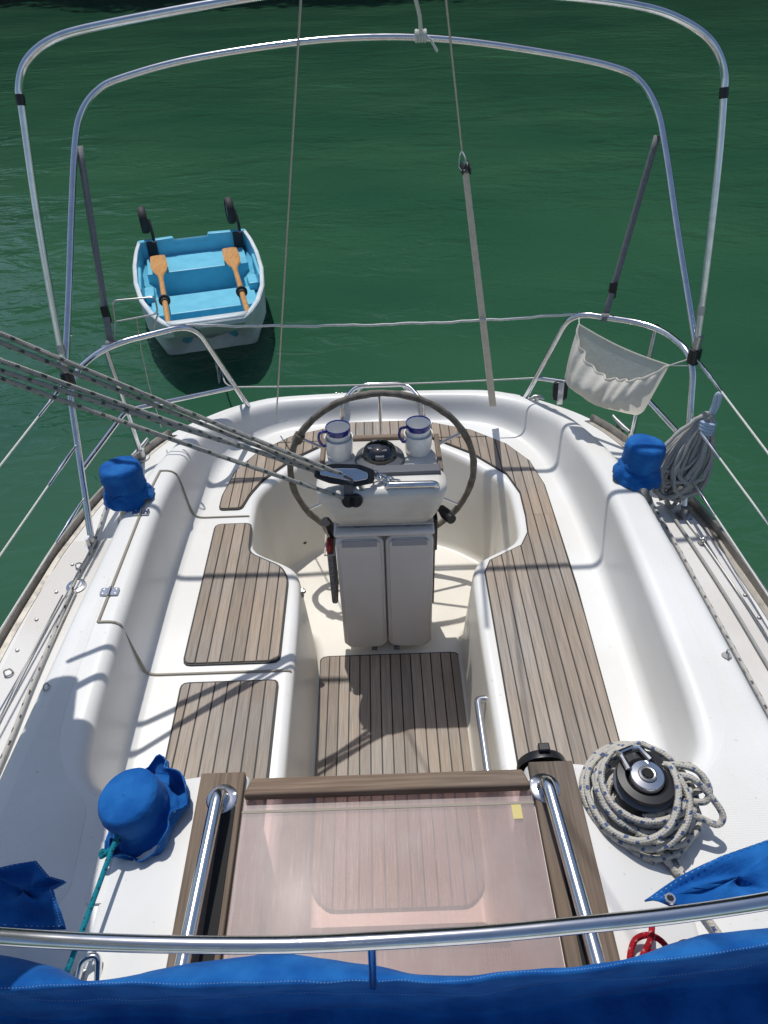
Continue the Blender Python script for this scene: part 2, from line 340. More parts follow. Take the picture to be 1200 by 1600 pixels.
# ------------------------------------------------------------------ the far shore: a steep wooded bank
def shore():
    m = noise_col(mat('bank_earth', (0.05, 0.05, 0.03), 0.95), (0.010, 0.014, 0.008), (0.028, 0.028, 0.018), (0.6, 0.6, 0.6), 6)  # near-black earth: the bank's backlit shade is put into the colour
    mb = MB(); rows = []
    prof = [(0, -0.6), (0.5, 0.8), (1.0, 3.0), (2.0, 9.0), (4.0, 18), (8, 31), (15, 44), (30, 56), (60, 62)]  # shaped steep and tall so the water mirrors bank, not bright sky
    for x in np.linspace(-130, 130, 110):
        hf = float(np.interp(x, [-70, -22, -8, 4], [.20, .27, .72, 1.0])); sh = 36.0 + 0.0022*x*x*0.3 + 1.6*math.sin(x*0.13)+0.9*math.sin(x*0.41+1)  # lowered on the left so the water there mirrors some sky
        if x < -18: sh += (-(x+18))*0.18
        rows.append([Vector((x+rng.normal()*0.2, sh+dy+rng.normal()*0.25*(k > 0), z*(hf if k > 2 else 1)+rng.normal()*0.18*(k > 1)+(0.8*math.sin(x*0.21+k) if k > 3 else 0))) for k, (dy, z) in enumerate(prof)])
    tag(mb.grid(rows).build('terrain', m), 'steep dark wooded bank on the far side of the water', 'bank', kind='structure')
    lm = noise_col(mat('bank_leaves', (0.03, 0.05, 0.015), 0.7), (0.010, 0.022, 0.007), (0.030, 0.046, 0.014), (1.1, 1.1, 1.1), 4)  # leaf green darkened to stand for the shaded side facing the boat
    mb = MB(); V = []; Fc = []
    for _ in range(1500):
        r = rows[rng.integers(12, 98)]; k = rng.integers(2, 7); p = r[k].lerp(r[k+1], rng.random())
        R = rng.uniform(0.9, 2.3); c = p+Vector((0, -0.3, R*0.9))
        for q in range(34):
            d = Vector(rng.normal(size=3)); d.normalize(); o = c+d*R*rng.uniform(0.6, 1.0)
            e = Vector(rng.normal(size=3)).normalized(); f_ = e.orthogonal().normalized(); s = rng.uniform(0.22, 0.55); b0 = len(V)
            V += [o-e*s, o+f_*s*0.6, o+e*s, o-f_*s*0.6]; Fc.append([b0, b0+1, b0+2, b0+3])
    mb.add(V, Fc)
    tag(mb.build('woodland', lm, smooth=False), 'dense dark green scrub and trees covering the far bank', 'woodland', kind='stuff')
shore()

# ================================================================== THE SAILBOAT
SZ = 0.87; FZ = 0.45; DZ = 0.95                   # seat, sole and side deck heights
boat = thing('sailboat', (0, 0.5, 0), 'white sailing yacht with teak cockpit seats, seen from its coachroof looking aft', 'sailboat')
def pchip(t, y, q):
    t = np.asarray(t, float); y = np.asarray(y, float); h = np.diff(t); d = np.diff(y)/h; m = np.zeros(len(y))
    for i in range(1, len(y)-1):
        if d[i-1]*d[i] > 0:
            w1 = 2*h[i]+h[i-1]; w2 = h[i]+2*h[i-1]; m[i] = (w1+w2)/(w1/d[i-1]+w2/d[i])
    m[0], m[-1] = d[0], d[-1]
    i = np.clip(np.searchsorted(t, q)-1, 0, len(h)-1); s = (q-t[i])/h[i]
    return ((1+2*s)*(1-s)**2*y[i]+s*(1-s)**2*h[i]*m[i]+s*s*(3-2*s)*y[i+1]+s*s*(s-1)*h[i]*m[i+1])
ST = {
 'A': [(.29,.88),(.29,.95),(.29,1.0),(.29,1.1),(.292,1.3),(.293,1.7),(.297,1.97),(.322,2.06),(.44,2.14),(.475,2.20),(.48,2.40),(.455,2.47),(.33,2.57),(.18,2.64),(0,2.66)],
 'B': [(.32,.68),(.32,.85),(.32,.98),(.32,1.1),(.32,1.3),(.32,1.7),(.325,1.97),(.352,2.045),(.50,2.13),(.54,2.19),(.548,2.46),(.522,2.545),(.375,2.725),(.20,2.865),(0,2.90)],
 'C': [(.40,1.0),(.60,1.0),(.725,1.02),(.79,1.09),(.81,1.24),(.82,1.6),(.82,1.95),(.815,2.08),(.81,2.2),(.80,2.35),(.785,2.5),(.755,2.68),(.68,2.86),(.45,3.03),(0,3.08)],
 'D': [(.38,.975),(.61,.975),(.735,.995),(.80,1.075),(.82,1.23),(.83,1.6),(.832,1.95),(.83,2.08),(.827,2.2),(.82,2.36),(.805,2.53),(.785,2.72),(.70,2.91),(.46,3.075),(0,3.125)],
 'E': [(.90,-2.2),(.98,-.6),(1.0,.6),(1.018,.95),(1.007,1.25),(.992,1.6),(.970,1.95),(.962,2.08),(.952,2.2),(.932,2.36),(.90,2.55),(.845,2.76),(.745,2.96),(.50,3.13),(0,3.175)],
 'G': [(1.15,-2.2),(1.28,-.6),(1.33,.6),(1.335,1.0),(1.335,1.3),(1.33,1.6),(1.30,1.95),(1.285,2.08),(1.26,2.2),(1.22,2.37),(1.15,2.58),(1.04,2.82),(.86,3.02),(.56,3.18),(0,3.225)],
}
ZT = [1.14]*8+[1.137, 1.12, 1.09, 1.055, 1.015, .985, .97]
NQ = 14*7+1; tq = np.linspace(0, 14, NQ); tt = np.arange(15)
CV = {k: np.stack([pchip(tt, [p[i] for p in v], tq) for i in (0, 1)], 1) for k, v in ST.items()}
def lin(v, w):
    a = np.stack([np.interp(tq, tt, [p[i] for p in v]) for i in (0, 1)], 1); b = a.copy()
    for k in range(1, NQ-1):
        h = min(w, k, NQ-1-k); b[k] = a[k-h:k+h+1].mean(0)
    b[:, 0][-1] = 0; return b
for k in 'AB': CV[k] = lin(ST[k], 2)
ZQ = pchip(tt, ZT, tq)
def profile(i):
    g = lambda k: CV[k][i]
    A, B, C, D, E, G = (g(k) for k in 'ABCDEG'); zt = ZQ[i]
    e = E-D; n = G-E; n = n/(np.linalg.norm(n)+1e-9); Fp = E+n*min(0.035, 0.4*np.linalg.norm(G-E))
    P = [Vector((0, A[1], FZ)), Vector((A[0], A[1], FZ)), Vector((B[0], B[1], SZ)), Vector((C[0], C[1], SZ)), Vector((D[0], D[1], zt)), Vector((E[0], E[1], zt)), Vector((Fp[0], Fp[1], DZ+.003)), Vector((G[0], G[1], DZ-.01))]
    rad = [0, .035, .030, .050, .042, .035, .02, 0]
    out = [P[0], P[0].lerp(P[1], .5)]
    for j in range(1, len(P)-1):
        a, b, c = P[j-1], P[j], P[j+1]; d1 = a-b; d2 = c-b
        r1 = min(rad[j], d1.length*.45); r2 = min(rad[j], d2.length*.45)
        s = b+d1.normalized()*r1 if d1.length > 1e-6 else b; f = b+d2.normalized()*r2 if d2.length > 1e-6 else b
        for q in range(7):
            t = q/6; out.append(s*(1-t)**2+b*2*t*(1-t)+f*t*t)
        nx = P[j+1]
        if j < len(P)-2: out.append(f.lerp(nx+(f-nx).normalized()*min(rad[j+1], (nx-f).length*.45) if (f-nx).length > 1e-6 else nx, .5))
    out.append(P[-1]); return out
right = [profile(i) for i in range(NQ)]
left = [[Vector((-p.x, p.y, p.z)) for p in r] for r in right]
rows = right + left[::-1][1:]
mb = MB().grid(rows); NC = len(rows[0])-1
mb.mi = [1 if (k % NC) < 12 else 0 for k in range(len(mb.f))]
deck = mb.build('deck_moulding', [M['gel'], M['gel_cream']], boat, ang=70)
BV = BVHTree.FromPolygons([tuple(p) for p in mb.v], mb.f)
def hit(px, py, lift=0.0):
    d = (FW + RT*((px-600)/FPX) - UP*((py-800)/FPX)).normalized()
    p, n, i, ds = BV.ray_cast(Vector((0, 0, CAM_Z)), d)
    if n.dot(d) > 0: n = -n
    return p+n*lift
def drop(x, y, lift=0.0):
    p, n, i, ds = BV.ray_cast(Vector((x, y, 3)), Vector((0, 0, -1))); return p+Vector((0, 0, lift))
# hull sides and transom
G = CV['G']; hr = []
for s in (1, -1):
    idx = range(NQ) if s == 1 else range(NQ-2, -1, -1)
    for i in idx:
        x, y = G[i]; hr.append([Vector((s*x, y, DZ-.012)), Vector((s*(x+.012), y+.006, DZ-.05)), Vector((s*x*1.0, y, DZ-.12)), Vector((s*x*.97, y-.02, .45)), Vector((s*x*.88, y-.12, .05)), Vector((s*x*.75, y-.3, -.3))])
MB().grid(hr).build('hull', M['hullwhite'], boat, ang=60)
# toe rails along both deck edges
for s in (1, -1):
    i1 = int(np.argmin(np.abs(G[:, 1]-2.92))); pts = [Vector((s*(G[i][0]-.02), G[i][1], DZ-.008)) for i in range(0, i1)]
    tr = MB(); rr = []
    for p in pts: rr.append([p+Vector((s*.014, 0, 0)), p+Vector((s*.010, 0, .034)), p+Vector((-s*.002, 0, .036)), p+Vector((-s*.004, 0, .004)), p+Vector((-s*.028, 0, .003)), p+Vector((-s*.028, 0, -.001))])
    o = tr.grid(rr).build('toe_rail', M['alu'], boat, ang=30, solid=0.002)

# ------------------------------------------------------------------ teak: black caulking with every plank on its own
def clip(poly, x, keep_less):
    out = []; n = len(poly)
    for i in range(n):
        a = poly[i]; b = poly[(i+1) % n]; ia = (a[0] <= x) == keep_less or a[0] == x; ib = (b[0] <= x) == keep_less or b[0] == x
        if ia: out.append(a)
        if ia != ib:
            t = (x-a[0])/(b[0]-a[0]); out.append((x, a[1]+t*(b[1]-a[1])))
    return out
def inset(poly, d):
    n = len(poly); A = sum(poly[i][0]*poly[(i+1) % n][1]-poly[(i+1) % n][0]*poly[i][1] for i in range(n)); s = 1 if A > 0 else -1; out = []
    for i in range(n):
        p0 = Vector(poly[i-1]); p1 = Vector(poly[i]); p2 = Vector(poly[(i+1) % n]); e1 = (p1-p0).normalized(); e2 = (p2-p1).normalized()
        n1 = Vector((-e1.y, e1.x))*s; n2 = Vector((-e2.y, e2.x))*s; m_ = (n1+n2); m_ = m_/max(0.5, m_.dot(n1)); out.append(tuple(p1+m_*d))
    return out
def rnd(poly, r):
    n = len(poly); out = []
    for i in range(n):
        a = Vector(poly[i-1]); b = Vector(poly[i]); c = Vector(poly[(i+1) % n]); q = min(r, (a-b).length*.4, (c-b).length*.4)
        s = b+(a-b).normalized()*q; e = b+(c-b).normalized()*q
        for k in range(4): t = k/3; out.append(tuple(s*(1-t)**2+b*2*t*(1-t)+e*t*t))
    return out
def panel(name, polys, z, pitch, x0, parent, mt, edge=.007, gap=.0042, label=None):
    base = MB()
    for pl in polys: base.prism(pl, z-.004, z+.004)
    pn = base.build(name, M['caulk'], parent, smooth=False)
    if label: pn['label'] = label
    for pl in polys:
        q = inset(pl, edge) if edge else pl
        if name == 'teak_seat_panel' and len(polys) > 1: q = [(x, 2.3) if abs(y-2.3) < .02 else (x, y) for x, y in q]
        xmin = min(p[0] for p in q); xmax = max(p[0] for p in q); k = math.floor((xmin-x0)/pitch)
        while x0+k*pitch < xmax:
            a = max(xmin, x0+k*pitch+gap/2); b = min(xmax, x0+(k+1)*pitch-gap/2)
            if b-a > .008:
                c = clip(clip(q, a, False), b, True); c2 = []
                for p in c:
                    if not c2 or (Vector(p)-Vector(c2[-1])).length > 1e-4: c2.append(p)
                if len(c2) > 2:
                    ym = max(p[1] for p in c2)-min(p[1] for p in c2)
                    if ym > .012: MB().prism(c2, z, z+.0085+rng.uniform(-.0008, .0008)).build('plank', mt, pn, smooth=False, bevel=.0012, seg=1)
            k += 1
    return pn
mir = lambda pl: [(-x, y) for x, y in pl][::-1]
R_main = [(.365,.97),(.68,.97),(.692,1.4),(.705,1.9),(.702,2.3),(.58,2.3),(.572,2.2),(.535,2.125),(.40,2.045),(.372,1.98)]
R_aft = [(.58,2.3),(.702,2.3),(.70,2.5),(.665,2.68),(.58,2.82),(.43,2.945),(.25,3.02),(.238,2.99),(.238,2.885),(.41,2.75),(.545,2.585),(.582,2.45)]
o = panel('teak_seat_panel', [R_main, R_aft], SZ+.001, .0415, .366, boat, M['teak'], edge=.005, label='one long teak seat panel running the whole right side')
L_fore = rnd([(-.68,.97),(-.365,.97),(-.365,1.515),(-.69,1.515)][::1], .025)
L_mid = rnd([(-.700,1.585),(-.368,1.585),(-.368,1.98),(-.40,2.05),(-.535,2.135),(-.545,2.315),(-.70,2.315)], .03)
L_aft = rnd([(-.70,2.405),(-.60,2.405),(-.575,2.50),(-.53,2.60),(-.41,2.75),(-.238,2.885),(-.238,3.01),(-.43,2.945),(-.58,2.82),(-.665,2.68),(-.70,2.5)], .022)
panel('teak_seat_panel', [L_fore], SZ+.001, .0415, -.366, boat, M['teak'], label='short teak seat panel nearest the camera on the left')
panel('teak_seat_panel', [L_mid], SZ+.001, .0415, -.366, boat, M['teak'], label='notched teak panel on the left locker lid')
panel('teak_seat_panel', [L_aft], SZ+.001, .0415, -.366, boat, M['teak'], label='curved teak panel at the left stern corner')
panel('helm_seat_panel', [rnd([(-.226,2.885),(.226,2.885),(.226,3.045),(-.226,3.045)], .02)], SZ+.001, .0415, 0.002, boat, M['teak'], label='straight teak panel on the stern seat behind the wheel')
panel('cockpit_sole_panel', [rnd([(-.215,.945),(.225,.945),(.27,.985),(.29,1.06),(.29,1.945),(-.285,1.945),(-.285,1.06),(-.26,.985)], .035)], FZ+.001, .0412, -.284, boat, M['teak'], label='teak cockpit floor panel in front of the table')
MB().prism([(-.225,2.855),(.225,2.855),(.225,2.883),(-.225,2.883)], SZ-.075, SZ+.012).build('helm_seat_edge', M['teak_x'], boat, bevel=.004)

# ------------------------------------------------------------------ locker lid on the left: seams, hinges, clasp
def seam(xy, name='locker_seam', r=.0052):
    pts = []
    for x, y in xy:
        p, n_, i_, d_ = BV.ray_cast(Vector((x, y, 3)), Vector((0, 0, -1))); pts.append(p+(n_ if n_.z > 0 else -n_)*.0012)
    pts = pts; MB().tube(pts, r, 7).build(name, M['seam'], boat)  # grey-beige tube stands in for the shading line round the lid
seam([(x, 1.552) for x in np.linspace(-.900, -.33, 46)])
seam([(x, 2.362) for x in np.linspace(-.882, -.565, 34)])
seam([(-.900+.018*t, 1.552+.81*t) for t in np.linspace(0, 1, 14)])
for hx, hy in ((-.888,2.08),(-.897,1.68)):
    c = drop(hx, hy, .003); h = part('hinge', boat, c)
    MB().prism(rnd([(-.030,-.016),(.030,-.016),(.030,.016),(-.030,.016)], .006), 0, .004, m=Matrix.Translation(c)).build('hinge_plate', M['steel'], h, bevel=.001)
    MB().tube([c+Vector((0,-.017,.005)), c+Vector((0,.017,.005))], .0055, 10).build('hinge_knuckle', M['steel'], h)
    for sx in (-.02, .02):
        for sy in (-.009, .009): MB().lathe([(0,.0052),(.0028,.0048),(.0032,.004)], c+Vector((sx,sy,0)), 8).build('screw', M['steel_dull'], h)
c = hit(471, 925, .003)
cl = part('locker_clasp', boat, c); MB().box(c+Vector((-.006,-.012,-.02)), c+Vector((.006,.012,.012))).build('clasp_plate', M['steel_dull'], cl, bevel=.002)
MB().lathe([(0,.012),(.008,.010),(.009,0)], c+Vector((.006,0,0)), 10).build('clasp_button', M['steel_dull'], cl)
# drain and small screws in the footwell walls
MB().lathe([(0,.002),(.008,.002),(.009,0)], hit(476,848,.001), 10).build('drain_screw', M['black'], boat)
# grab tube at the right seat edge by the companionway
g0, g1 = at(768,1092,z=.80), at(772,1222,z=.80); g0.x = g1.x = .288
MB().tube(bend([g0+Vector((.03,0,0)), g0, g1, g1+Vector((.03,0,0))], .03), .0125, 12).build('grab_tube', M['steel'], boat)

# ------------------------------------------------------------------ coachroof with the companionway
CX = -.015
for s in (-1, 1):
    mb = MB(); a = CX+s*.335
    sec = [(a, FZ), (a, 1.205), (CX+s*.46, 1.205), (CX+s*.53, 1.19), (CX+s*.66, 1.142), (CX+s*.66, 1.08), (CX+s*.40, FZ)]
    if s < 0: sec = sec[::-1]
    M3 = Matrix(((1,0,0,0),(0,0,-1,0),(0,1,0,0),(0,0,0,1)))
    mb.prism([(x, z) for x, z in sec], -.985, 2.2, m=M3)
    mb.build('coachroof_side', M['gel'], boat, bevel=.022, seg=4, ang=50)
MB().box((CX-.335, -2.2, 1.10), (CX+.335, .26, 1.202)).build('coachroof_top', M['gel'], boat, bevel=.01)
# teak runners beside the hatch, dark slots, hatch sheet, raised teak lip
for s, w in ((-1, .030), (1, .010)):
    x0 = CX+s*.345; x1 = CX+s*.452
    MB().box((min(x0, x1), .12, 1.199), (max(x0, x1), .975, 1.2225)).build('hatch_runner', M['teak_dark'], boat, bevel=.003)
    q0 = CX+s*(.385-w/2)-(.002 if s < 0 else .0); MB().box((q0-w/2, .14, 1.2215), (q0+w/2, .885, 1.2255)).build('runner_slot', M['dark'], boat, smooth=False)
def acrylic():
    m = bpy.data.materials.new('smoked_acrylic'); m.use_nodes = True; t = m.node_tree; n = t.nodes; l = t.links; n.clear()
    out = n.new('ShaderNodeOutputMaterial'); tr = n.new('ShaderNodeBsdfTransparent'); tr.inputs[0].default_value = (0.70, 0.57, 0.545, 1)
    gl = n.new('ShaderNodeBsdfGlossy'); gl.inputs['Roughness'].default_value = 0.40; gl.inputs[0].default_value = (0.9, 0.9, 0.9, 1)
    g2 = n.new('ShaderNodeBsdfGlossy'); g2.inputs['Roughness'].default_value = 0.14
    df = n.new('ShaderNodeBsdfDiffuse'); df.inputs[0].default_value = (0.60, 0.53, 0.52, 1)
    g = n.new('ShaderNodeNewGeometry')
    acc = None
    for rot, sc_ in ((0.3, (420, 14, 1)), (1.4, (380, 12, 1)), (2.3, (400, 15, 1)), (-.5, (260, 10, 1))):      # fine scratches in several directions
        mp = n.new('ShaderNodeMapping'); mp.inputs['Scale'].default_value = sc_; mp.inputs['Rotation'].default_value = (0, 0, rot); l.new(g.outputs['Position'], mp.inputs[0])
        q = n.new('ShaderNodeTexNoise'); q.inputs['Scale'].default_value = 1; q.inputs['Detail'].default_value = 3; q.inputs['Distortion'].default_value = 0.8; l.new(mp.outputs[0], q.inputs['Vector'])
        if acc is None: acc = q.outputs['Fac']
        else:
            ad = n.new('ShaderNodeMath'); ad.operation = 'ADD'; l.new(acc, ad.inputs[0]); l.new(q.outputs['Fac'], ad.inputs[1]); acc = ad.outputs[0]
    nw = n.new('ShaderNodeTexNoise'); nw.inputs['Scale'].default_value = 6; nw.inputs['Detail'].default_value = 6; l.new(g.outputs['Position'], nw.inputs['Vector'])
    bp = n.new('ShaderNodeBump'); bp.inputs['Strength'].default_value = 0.22; bp.inputs['Distance'].default_value = 0.0005
    l.new(acc, bp.inputs['Height']); l.new(bp.outputs[0], gl.inputs['Normal'])
    mr = n.new('ShaderNodeMapRange'); mr.inputs['From Min'].default_value = .3; mr.inputs['From Max'].default_value = .7; mr.inputs['To Min'].default_value = .20; mr.inputs['To Max'].default_value = .36; l.new(nw.outputs['Fac'], mr.inputs[0])
    m1 = n.new('ShaderNodeMixShader'); l.new(mr.outputs[0], m1.inputs[0]); l.new(tr.outputs[0], m1.inputs[1]); l.new(df.outputs[0], m1.inputs[2])
    m2 = n.new('ShaderNodeMixShader'); sc2 = n.new('ShaderNodeMapRange'); sc2.inputs['From Min'].default_value = 2.05; sc2.inputs['From Max'].default_value = 2.45; sc2.inputs['To Min'].default_value = .016; sc2.inputs['To Max'].default_value = .024; l.new(acc, sc2.inputs[0]); l.new(sc2.outputs[0], m2.inputs[0]); l.new(m1.outputs[0], m2.inputs[1]); l.new(gl.outputs[0], m2.inputs[2])
    m3 = n.new('ShaderNodeMixShader'); m3.inputs[0].default_value = 0.0002; l.new(m2.outputs[0], m3.inputs[1]); l.new(g2.outputs[0], m3.inputs[2])
    l.new(m3.outputs[0], out.inputs[0]); return m
M['acrylic'] = acrylic()
hs = MB().box((CX-.338, .18, 1.2235), (CX+.338, .905, 1.2315)).build('sliding_hatch', M['acrylic'], boat, bevel=.002)
hs['label'] = 'scratched pinkish see-through acrylic hatch'
MB().box((CX-.338, .862, 1.2318), (CX+.338, .868, 1.2328)).build('hatch_edge_line', M['seam'], hs, smooth=False)
lip = [(CX-.345,.89),(CX-.320,.925),(CX+.320,.925),(CX+.345,.89),(CX+.345,.875),(CX-.345,.875)]
MB().prism([(CX-.335,.892),(CX+.335,.892),(CX+.32,.935),(CX-.32,.935)], 1.232, 1.262).build('hatch_lip', M['teak_x'], boat, bevel=.006)
st = at(808,1268,z=1.2325); MB().prism([(st.x-.011,st.y-.017),(st.x+.011,st.y-.017),(st.x+.011,st.y+.017),(st.x-.011,st.y+.017)], 1.232, 1.2326).build('sticker', M['sticker'], hs, smooth=False)
# the hatch is slid aft over the footwell: below it the companionway bulkhead and its boards
MYZ = Matrix(((0,0,1,0),(1,0,0,0),(0,1,0,0),(0,0,0,1)))
MB().prism([(.91,FZ-.01),(.57,1.20),(.48,1.20),(.48,FZ-.01)], CX-.334, CX+.334, m=MYZ).build('companionway_bulkhead', M['gel_cream'], boat, bevel=.012, seg=3)
MB().prism([(.812,.70),(.604,1.15),(.590,1.15),(.798,.70)], CX-.25, CX+.25, m=MYZ).build('washboard', M['teak_x'], boat, bevel=.003)
# stainless handrails on the runners
for s, x0, x1 in ((-1, -.402, -.425), (1, .352, .385)):
    hrl = part('handrail', boat, (x0, .9, 1.22))
    b = Vector((x0, .905, 1.222))
    pts = bend([b, b+Vector((-s*.0,-.012,.062)), Vector((x1, .42, 1.275)), Vector((x1+s*.004, .12, 1.275)), Vector((x1+s*.004, .10, 1.21))], [0,.045,.3,.05,0], 9)
    MB().tube(pts, .0155, 18).build('rail', M['steel'], hrl)
    MB().lathe([(0,.005),(.034,.005),(.037,.003),(.038,0)], b+Vector((-s*-.004,0,.0005)), 28).build('flange', M['steel'], hrl)
    for a in (.4, 2.5, 4.6): MB().lathe([(0,.0068),(.004,.0062),(.0045,.005)], b+Vector((.027*math.cos(a),.027*math.sin(a),0)), 8).build('screw', M['steel_dull'], hrl)
# instrument on the aft face of the coachroof, right
ic = Vector((.375, .988, 1.155)); ins = part('bulkhead_instrument', boat, ic)
mi_ = Matrix.Rotation(-math.pi/2, 3, 'X')
MB().lathe([(0,.03),(.050,.03),(.060,.024),(.064,.010),(.064,0)], ic, 28, m=mi_).build('bezel', M['black'], ins)
MB().box(ic+Vector((-.014,.012,.055)), ic+Vector((.014,.034,.075))).build('clip', M['black'], ins, bevel=.003)
# non-skid patches
pl = [(.80,.30),(.965,.30),(.965,1.1),(.925,1.75),(.915,1.75),(.905,1.25),(.89,1.12),(.84,1.03),(.76,.95),(.74,.74),(.80,.66)]
for q in (pl, mir(pl)): MB().prism(rnd(q, .03), 1.136, 1.1408).build('nonskid_patch', M['nonskid'], boat, smooth=False)
for c in ((.63,.74),(-.66,.78)):
    MB().prism(rnd([(c[0]-.04,c[1]-.07),(c[0]+.04,c[1]-.07),(c[0]+.04,c[1]+.07),(c[0]-.04,c[1]+.07)], .012), 1.14, 1.1475).build('nonskid_patch', M['nonskid'], boat, smooth=False)
for s in (1, -1):
    pl = [(s*1.075,-.5),(s*1.25,-.5),(s*1.275,1.2),(s*1.25,1.95),(s*1.21,2.15),(s*1.06,2.15),(s*1.075,1.2)]
    MB().prism(pl if s > 0 else pl[::-1], DZ-.02, DZ+.0012).build('side_deck_nonskid', M['gel_old'], boat, smooth=False)

# deck fittings on the side decks
fc = at(119,916,z=DZ+.004); fil = part('deck_filler', boat, fc)
MB().lathe([(0,.006),(.028,.006),(.034,.004),(.036,0)], fc, 26).build('filler_plate', M['steel'], fil)
MB().lathe([(0,.009),(.022,.009),(.024,.006)], fc, 22).build('filler_cap', M['steel_dull'], fil)
def rivets(pts):
    for p in pts:
        MB().lathe([(0,.006),(.005,.005),(.007,0)], p, 9).build('deck_bolt', M['steel_dull'], boat)
rivets([at(x,y,z=DZ+.003) for x,y in ((113,882),(88,925),(57,968),(27,1016),(1164,930),(1186,965))])
def padeye(px, py, s=1.0, z=DZ+.004, ang=.5):
    s *= .75
    c = at(px, py, z=z) if z else hit(px, py, .002); d = Vector((math.cos(ang), math.sin(ang), 0))
    e = part('padeye', boat, c)
    MB().tube(bend([c-d*.016*s, c-d*.012*s+Vector((0,0,.026*s)), c+d*.012*s+Vector((0,0,.026*s)), c+d*.016*s], .012*s), .0035*s, 8).build('padeye_loop', M['steel_dull'], e)
    MB().lathe([(0,.002),(.017*s,.002),(.019*s,-.001)], c, 14).build('padeye_base', M['steel_dull'], e)
padeye(124,886); padeye(14,1053,1.1); padeye(1135,1025,1.0,None,1.3); padeye(73,1075,.8,None,1.2); padeye(1098,848,1.3)
# mooring cleats tucked at both stern quarters
for px, py in ((222,712),(968,675)):
    c = at(px, py, z=DZ+.0); e = part('mooring_cleat', boat, c); d = Vector((.3 if px > 600 else -.3, -1, 0)).normalized()
    MB().tube([c-d*.07+Vector((0,0,.045)), c-d*.03+Vector((0,0,.04)), c+d*.03+Vector((0,0,.04)), c+d*.07+Vector((0,0,.045))], [.007,.011,.011,.007], 10).build('cleat_horn', M['steel_dull'], e)
    for q in (-.02, .02): MB().tube([c+d*q, c+d*q+Vector((0,0,.04))], .009, 9).build('cleat_foot', M['steel_dull'], e)
c = at(838,627,z=.972); e = part('fairlead', boat, c)
MB().tube([c+Vector((-.035,.0,.012)), c+Vector((-.012,0,.026)), c+Vector((.012,0,.026)), c+Vector((.035,0,.012))], [.006,.010,.010,.006], 9).build('fairlead_horn', M['steel_dull'], e)
MB().tube([c+Vector((0,0,-.01)), c+Vector((0,0,.026))], .011, 9).build('fairlead_foot', M['steel_dull'], e)
# swimming ladder folded over the stern
ld = part('stern_ladder', boat, (0, 3.1, .9))
MB().tube(bend([(-.19,3.07,.88),(-.19,3.07,.965),(-.12,3.20,.985),(.14,3.20,.985),(.205,3.07,.965),(.205,3.07,.88)], .05), .011, 12).build('ladder_rail', M['steel'], ld)
MB().tube(bend([(-.11,3.26,.55),(-.11,3.26,.955),(.14,3.26,.955),(.14,3.26,.55)], .05), .0125, 12).build('ladder_frame', M['steel'], ld)
for z in (.88, .70): MB().box((-.11, 3.24, z), (.14, 3.28, z+.02)).build('ladder_rung', M['steel_dull'], ld, bevel=.004)
# lines led along the coaming foot
def deck_line(pxs, r, m, name, lab, cat, z=DZ+.012, k=6):
    P_ = [at(x, y, z=z) for x, y in pxs]; P_.append(P_[-1]+(P_[-1]-P_[-2]).normalized()*2.2)
    o = MB().tube(cr(P_, k), r, 8).build(name, M[m]); tag(o, lab, cat); return o
deck_line([(178,752),(146,850),(118,905),(86,985),(50,1070),(14,1160),(-60,1330)], .0065, 'rope_black', 'furling_line', 'white rope with black flecks along the left side deck', 'rope', DZ+.016)
deck_line([(1008,768),(1056,850),(1100,930),(1150,1020),(1200,1112),(1290,1280)], .0065, 'rope_black', 'furling_line', 'white rope with black flecks along the right side deck', 'rope', DZ+.016)
deck_line([(118,925),(90,985),(50,1075),(0,1190),(-60,1330)], .0032, 'wire', 'control_line', 'thin grey line beside the flecked rope on the left deck', 'rope')
deck_line([(98,930),(40,1040),(0,1122),(-60,1240)], .0028, 'wire', 'control_line', 'thinner outer grey line on the left side deck', 'rope')
deck_line([(1040,790),(1085,855),(1140,940),(1200,1040),(1290,1190)], .0055, 'rope_grey', 'jib_sheet', 'plain grey rope on the right side deck, outboard of the flecked one', 'rope')
deck_line([(1062,800),(1110,862),(1200,995),(1290,1130)], .003, 'wire', 'control_line', 'thin grey line nearest the right toe rail', 'rope')

# ------------------------------------------------------------------ pushpit rails
def rail_pt(px, py): return at(px, py, z=1.50)
def pushpit(side, P, lab):
    t = thing('pushpit', P['b2'], lab, 'railing', 'stern pushpit rails')
    r = .0125
    MB().tube(bend([P['b1'], P['t1'], P['t2'], P['cor'], P['b3'] ], [0,.09,.12,.10,0], 9), r, 14).build('top_rail', M['steel'], t)
    MB().tube([P['t2'], P['b2']], r*.92, 12).build('post', M['steel'], t)
    MB().tube(bend([P['m1'], P['m2'], P['m3']], [0,.05,0], 6), r*.85, 12).build('mid_rail', M['steel'], t)
    for k in ('b1', 'b2', 'b3'):
        b = P[k]; MB().lathe([(0,.045),(.0165,.045),(.0175,.006),(.032,.005),(.034,0)], b+Vector((0,0,-.004)), 18).build('base_socket', M['black'] if k == 'b1' and side > 0 else M['steel_dull'], t)
    c = P['cor']+Vector((0,0,.0)); MB().lathe([(.013,-.03),(.022,-.028),(.024,0),(.022,.028),(.013,.03)], c, 14).build('clamp', M['black'], t)
    return t
PR = dict(b1=at(815,632,z=DZ), t1=rail_pt(893,488), t2=rail_pt(1026,508), cor=rail_pt(1085,556), b3=at(1068,805,z=DZ), b2=at(985,692,z=DZ+.0))
PL = dict(b1=at(395,645,z=DZ), t1=rail_pt(302,506), t2=rail_pt(163,541), cor=rail_pt(106,592), b3=at(144,852,z=DZ), b2=at(222,714,z=DZ+.0))
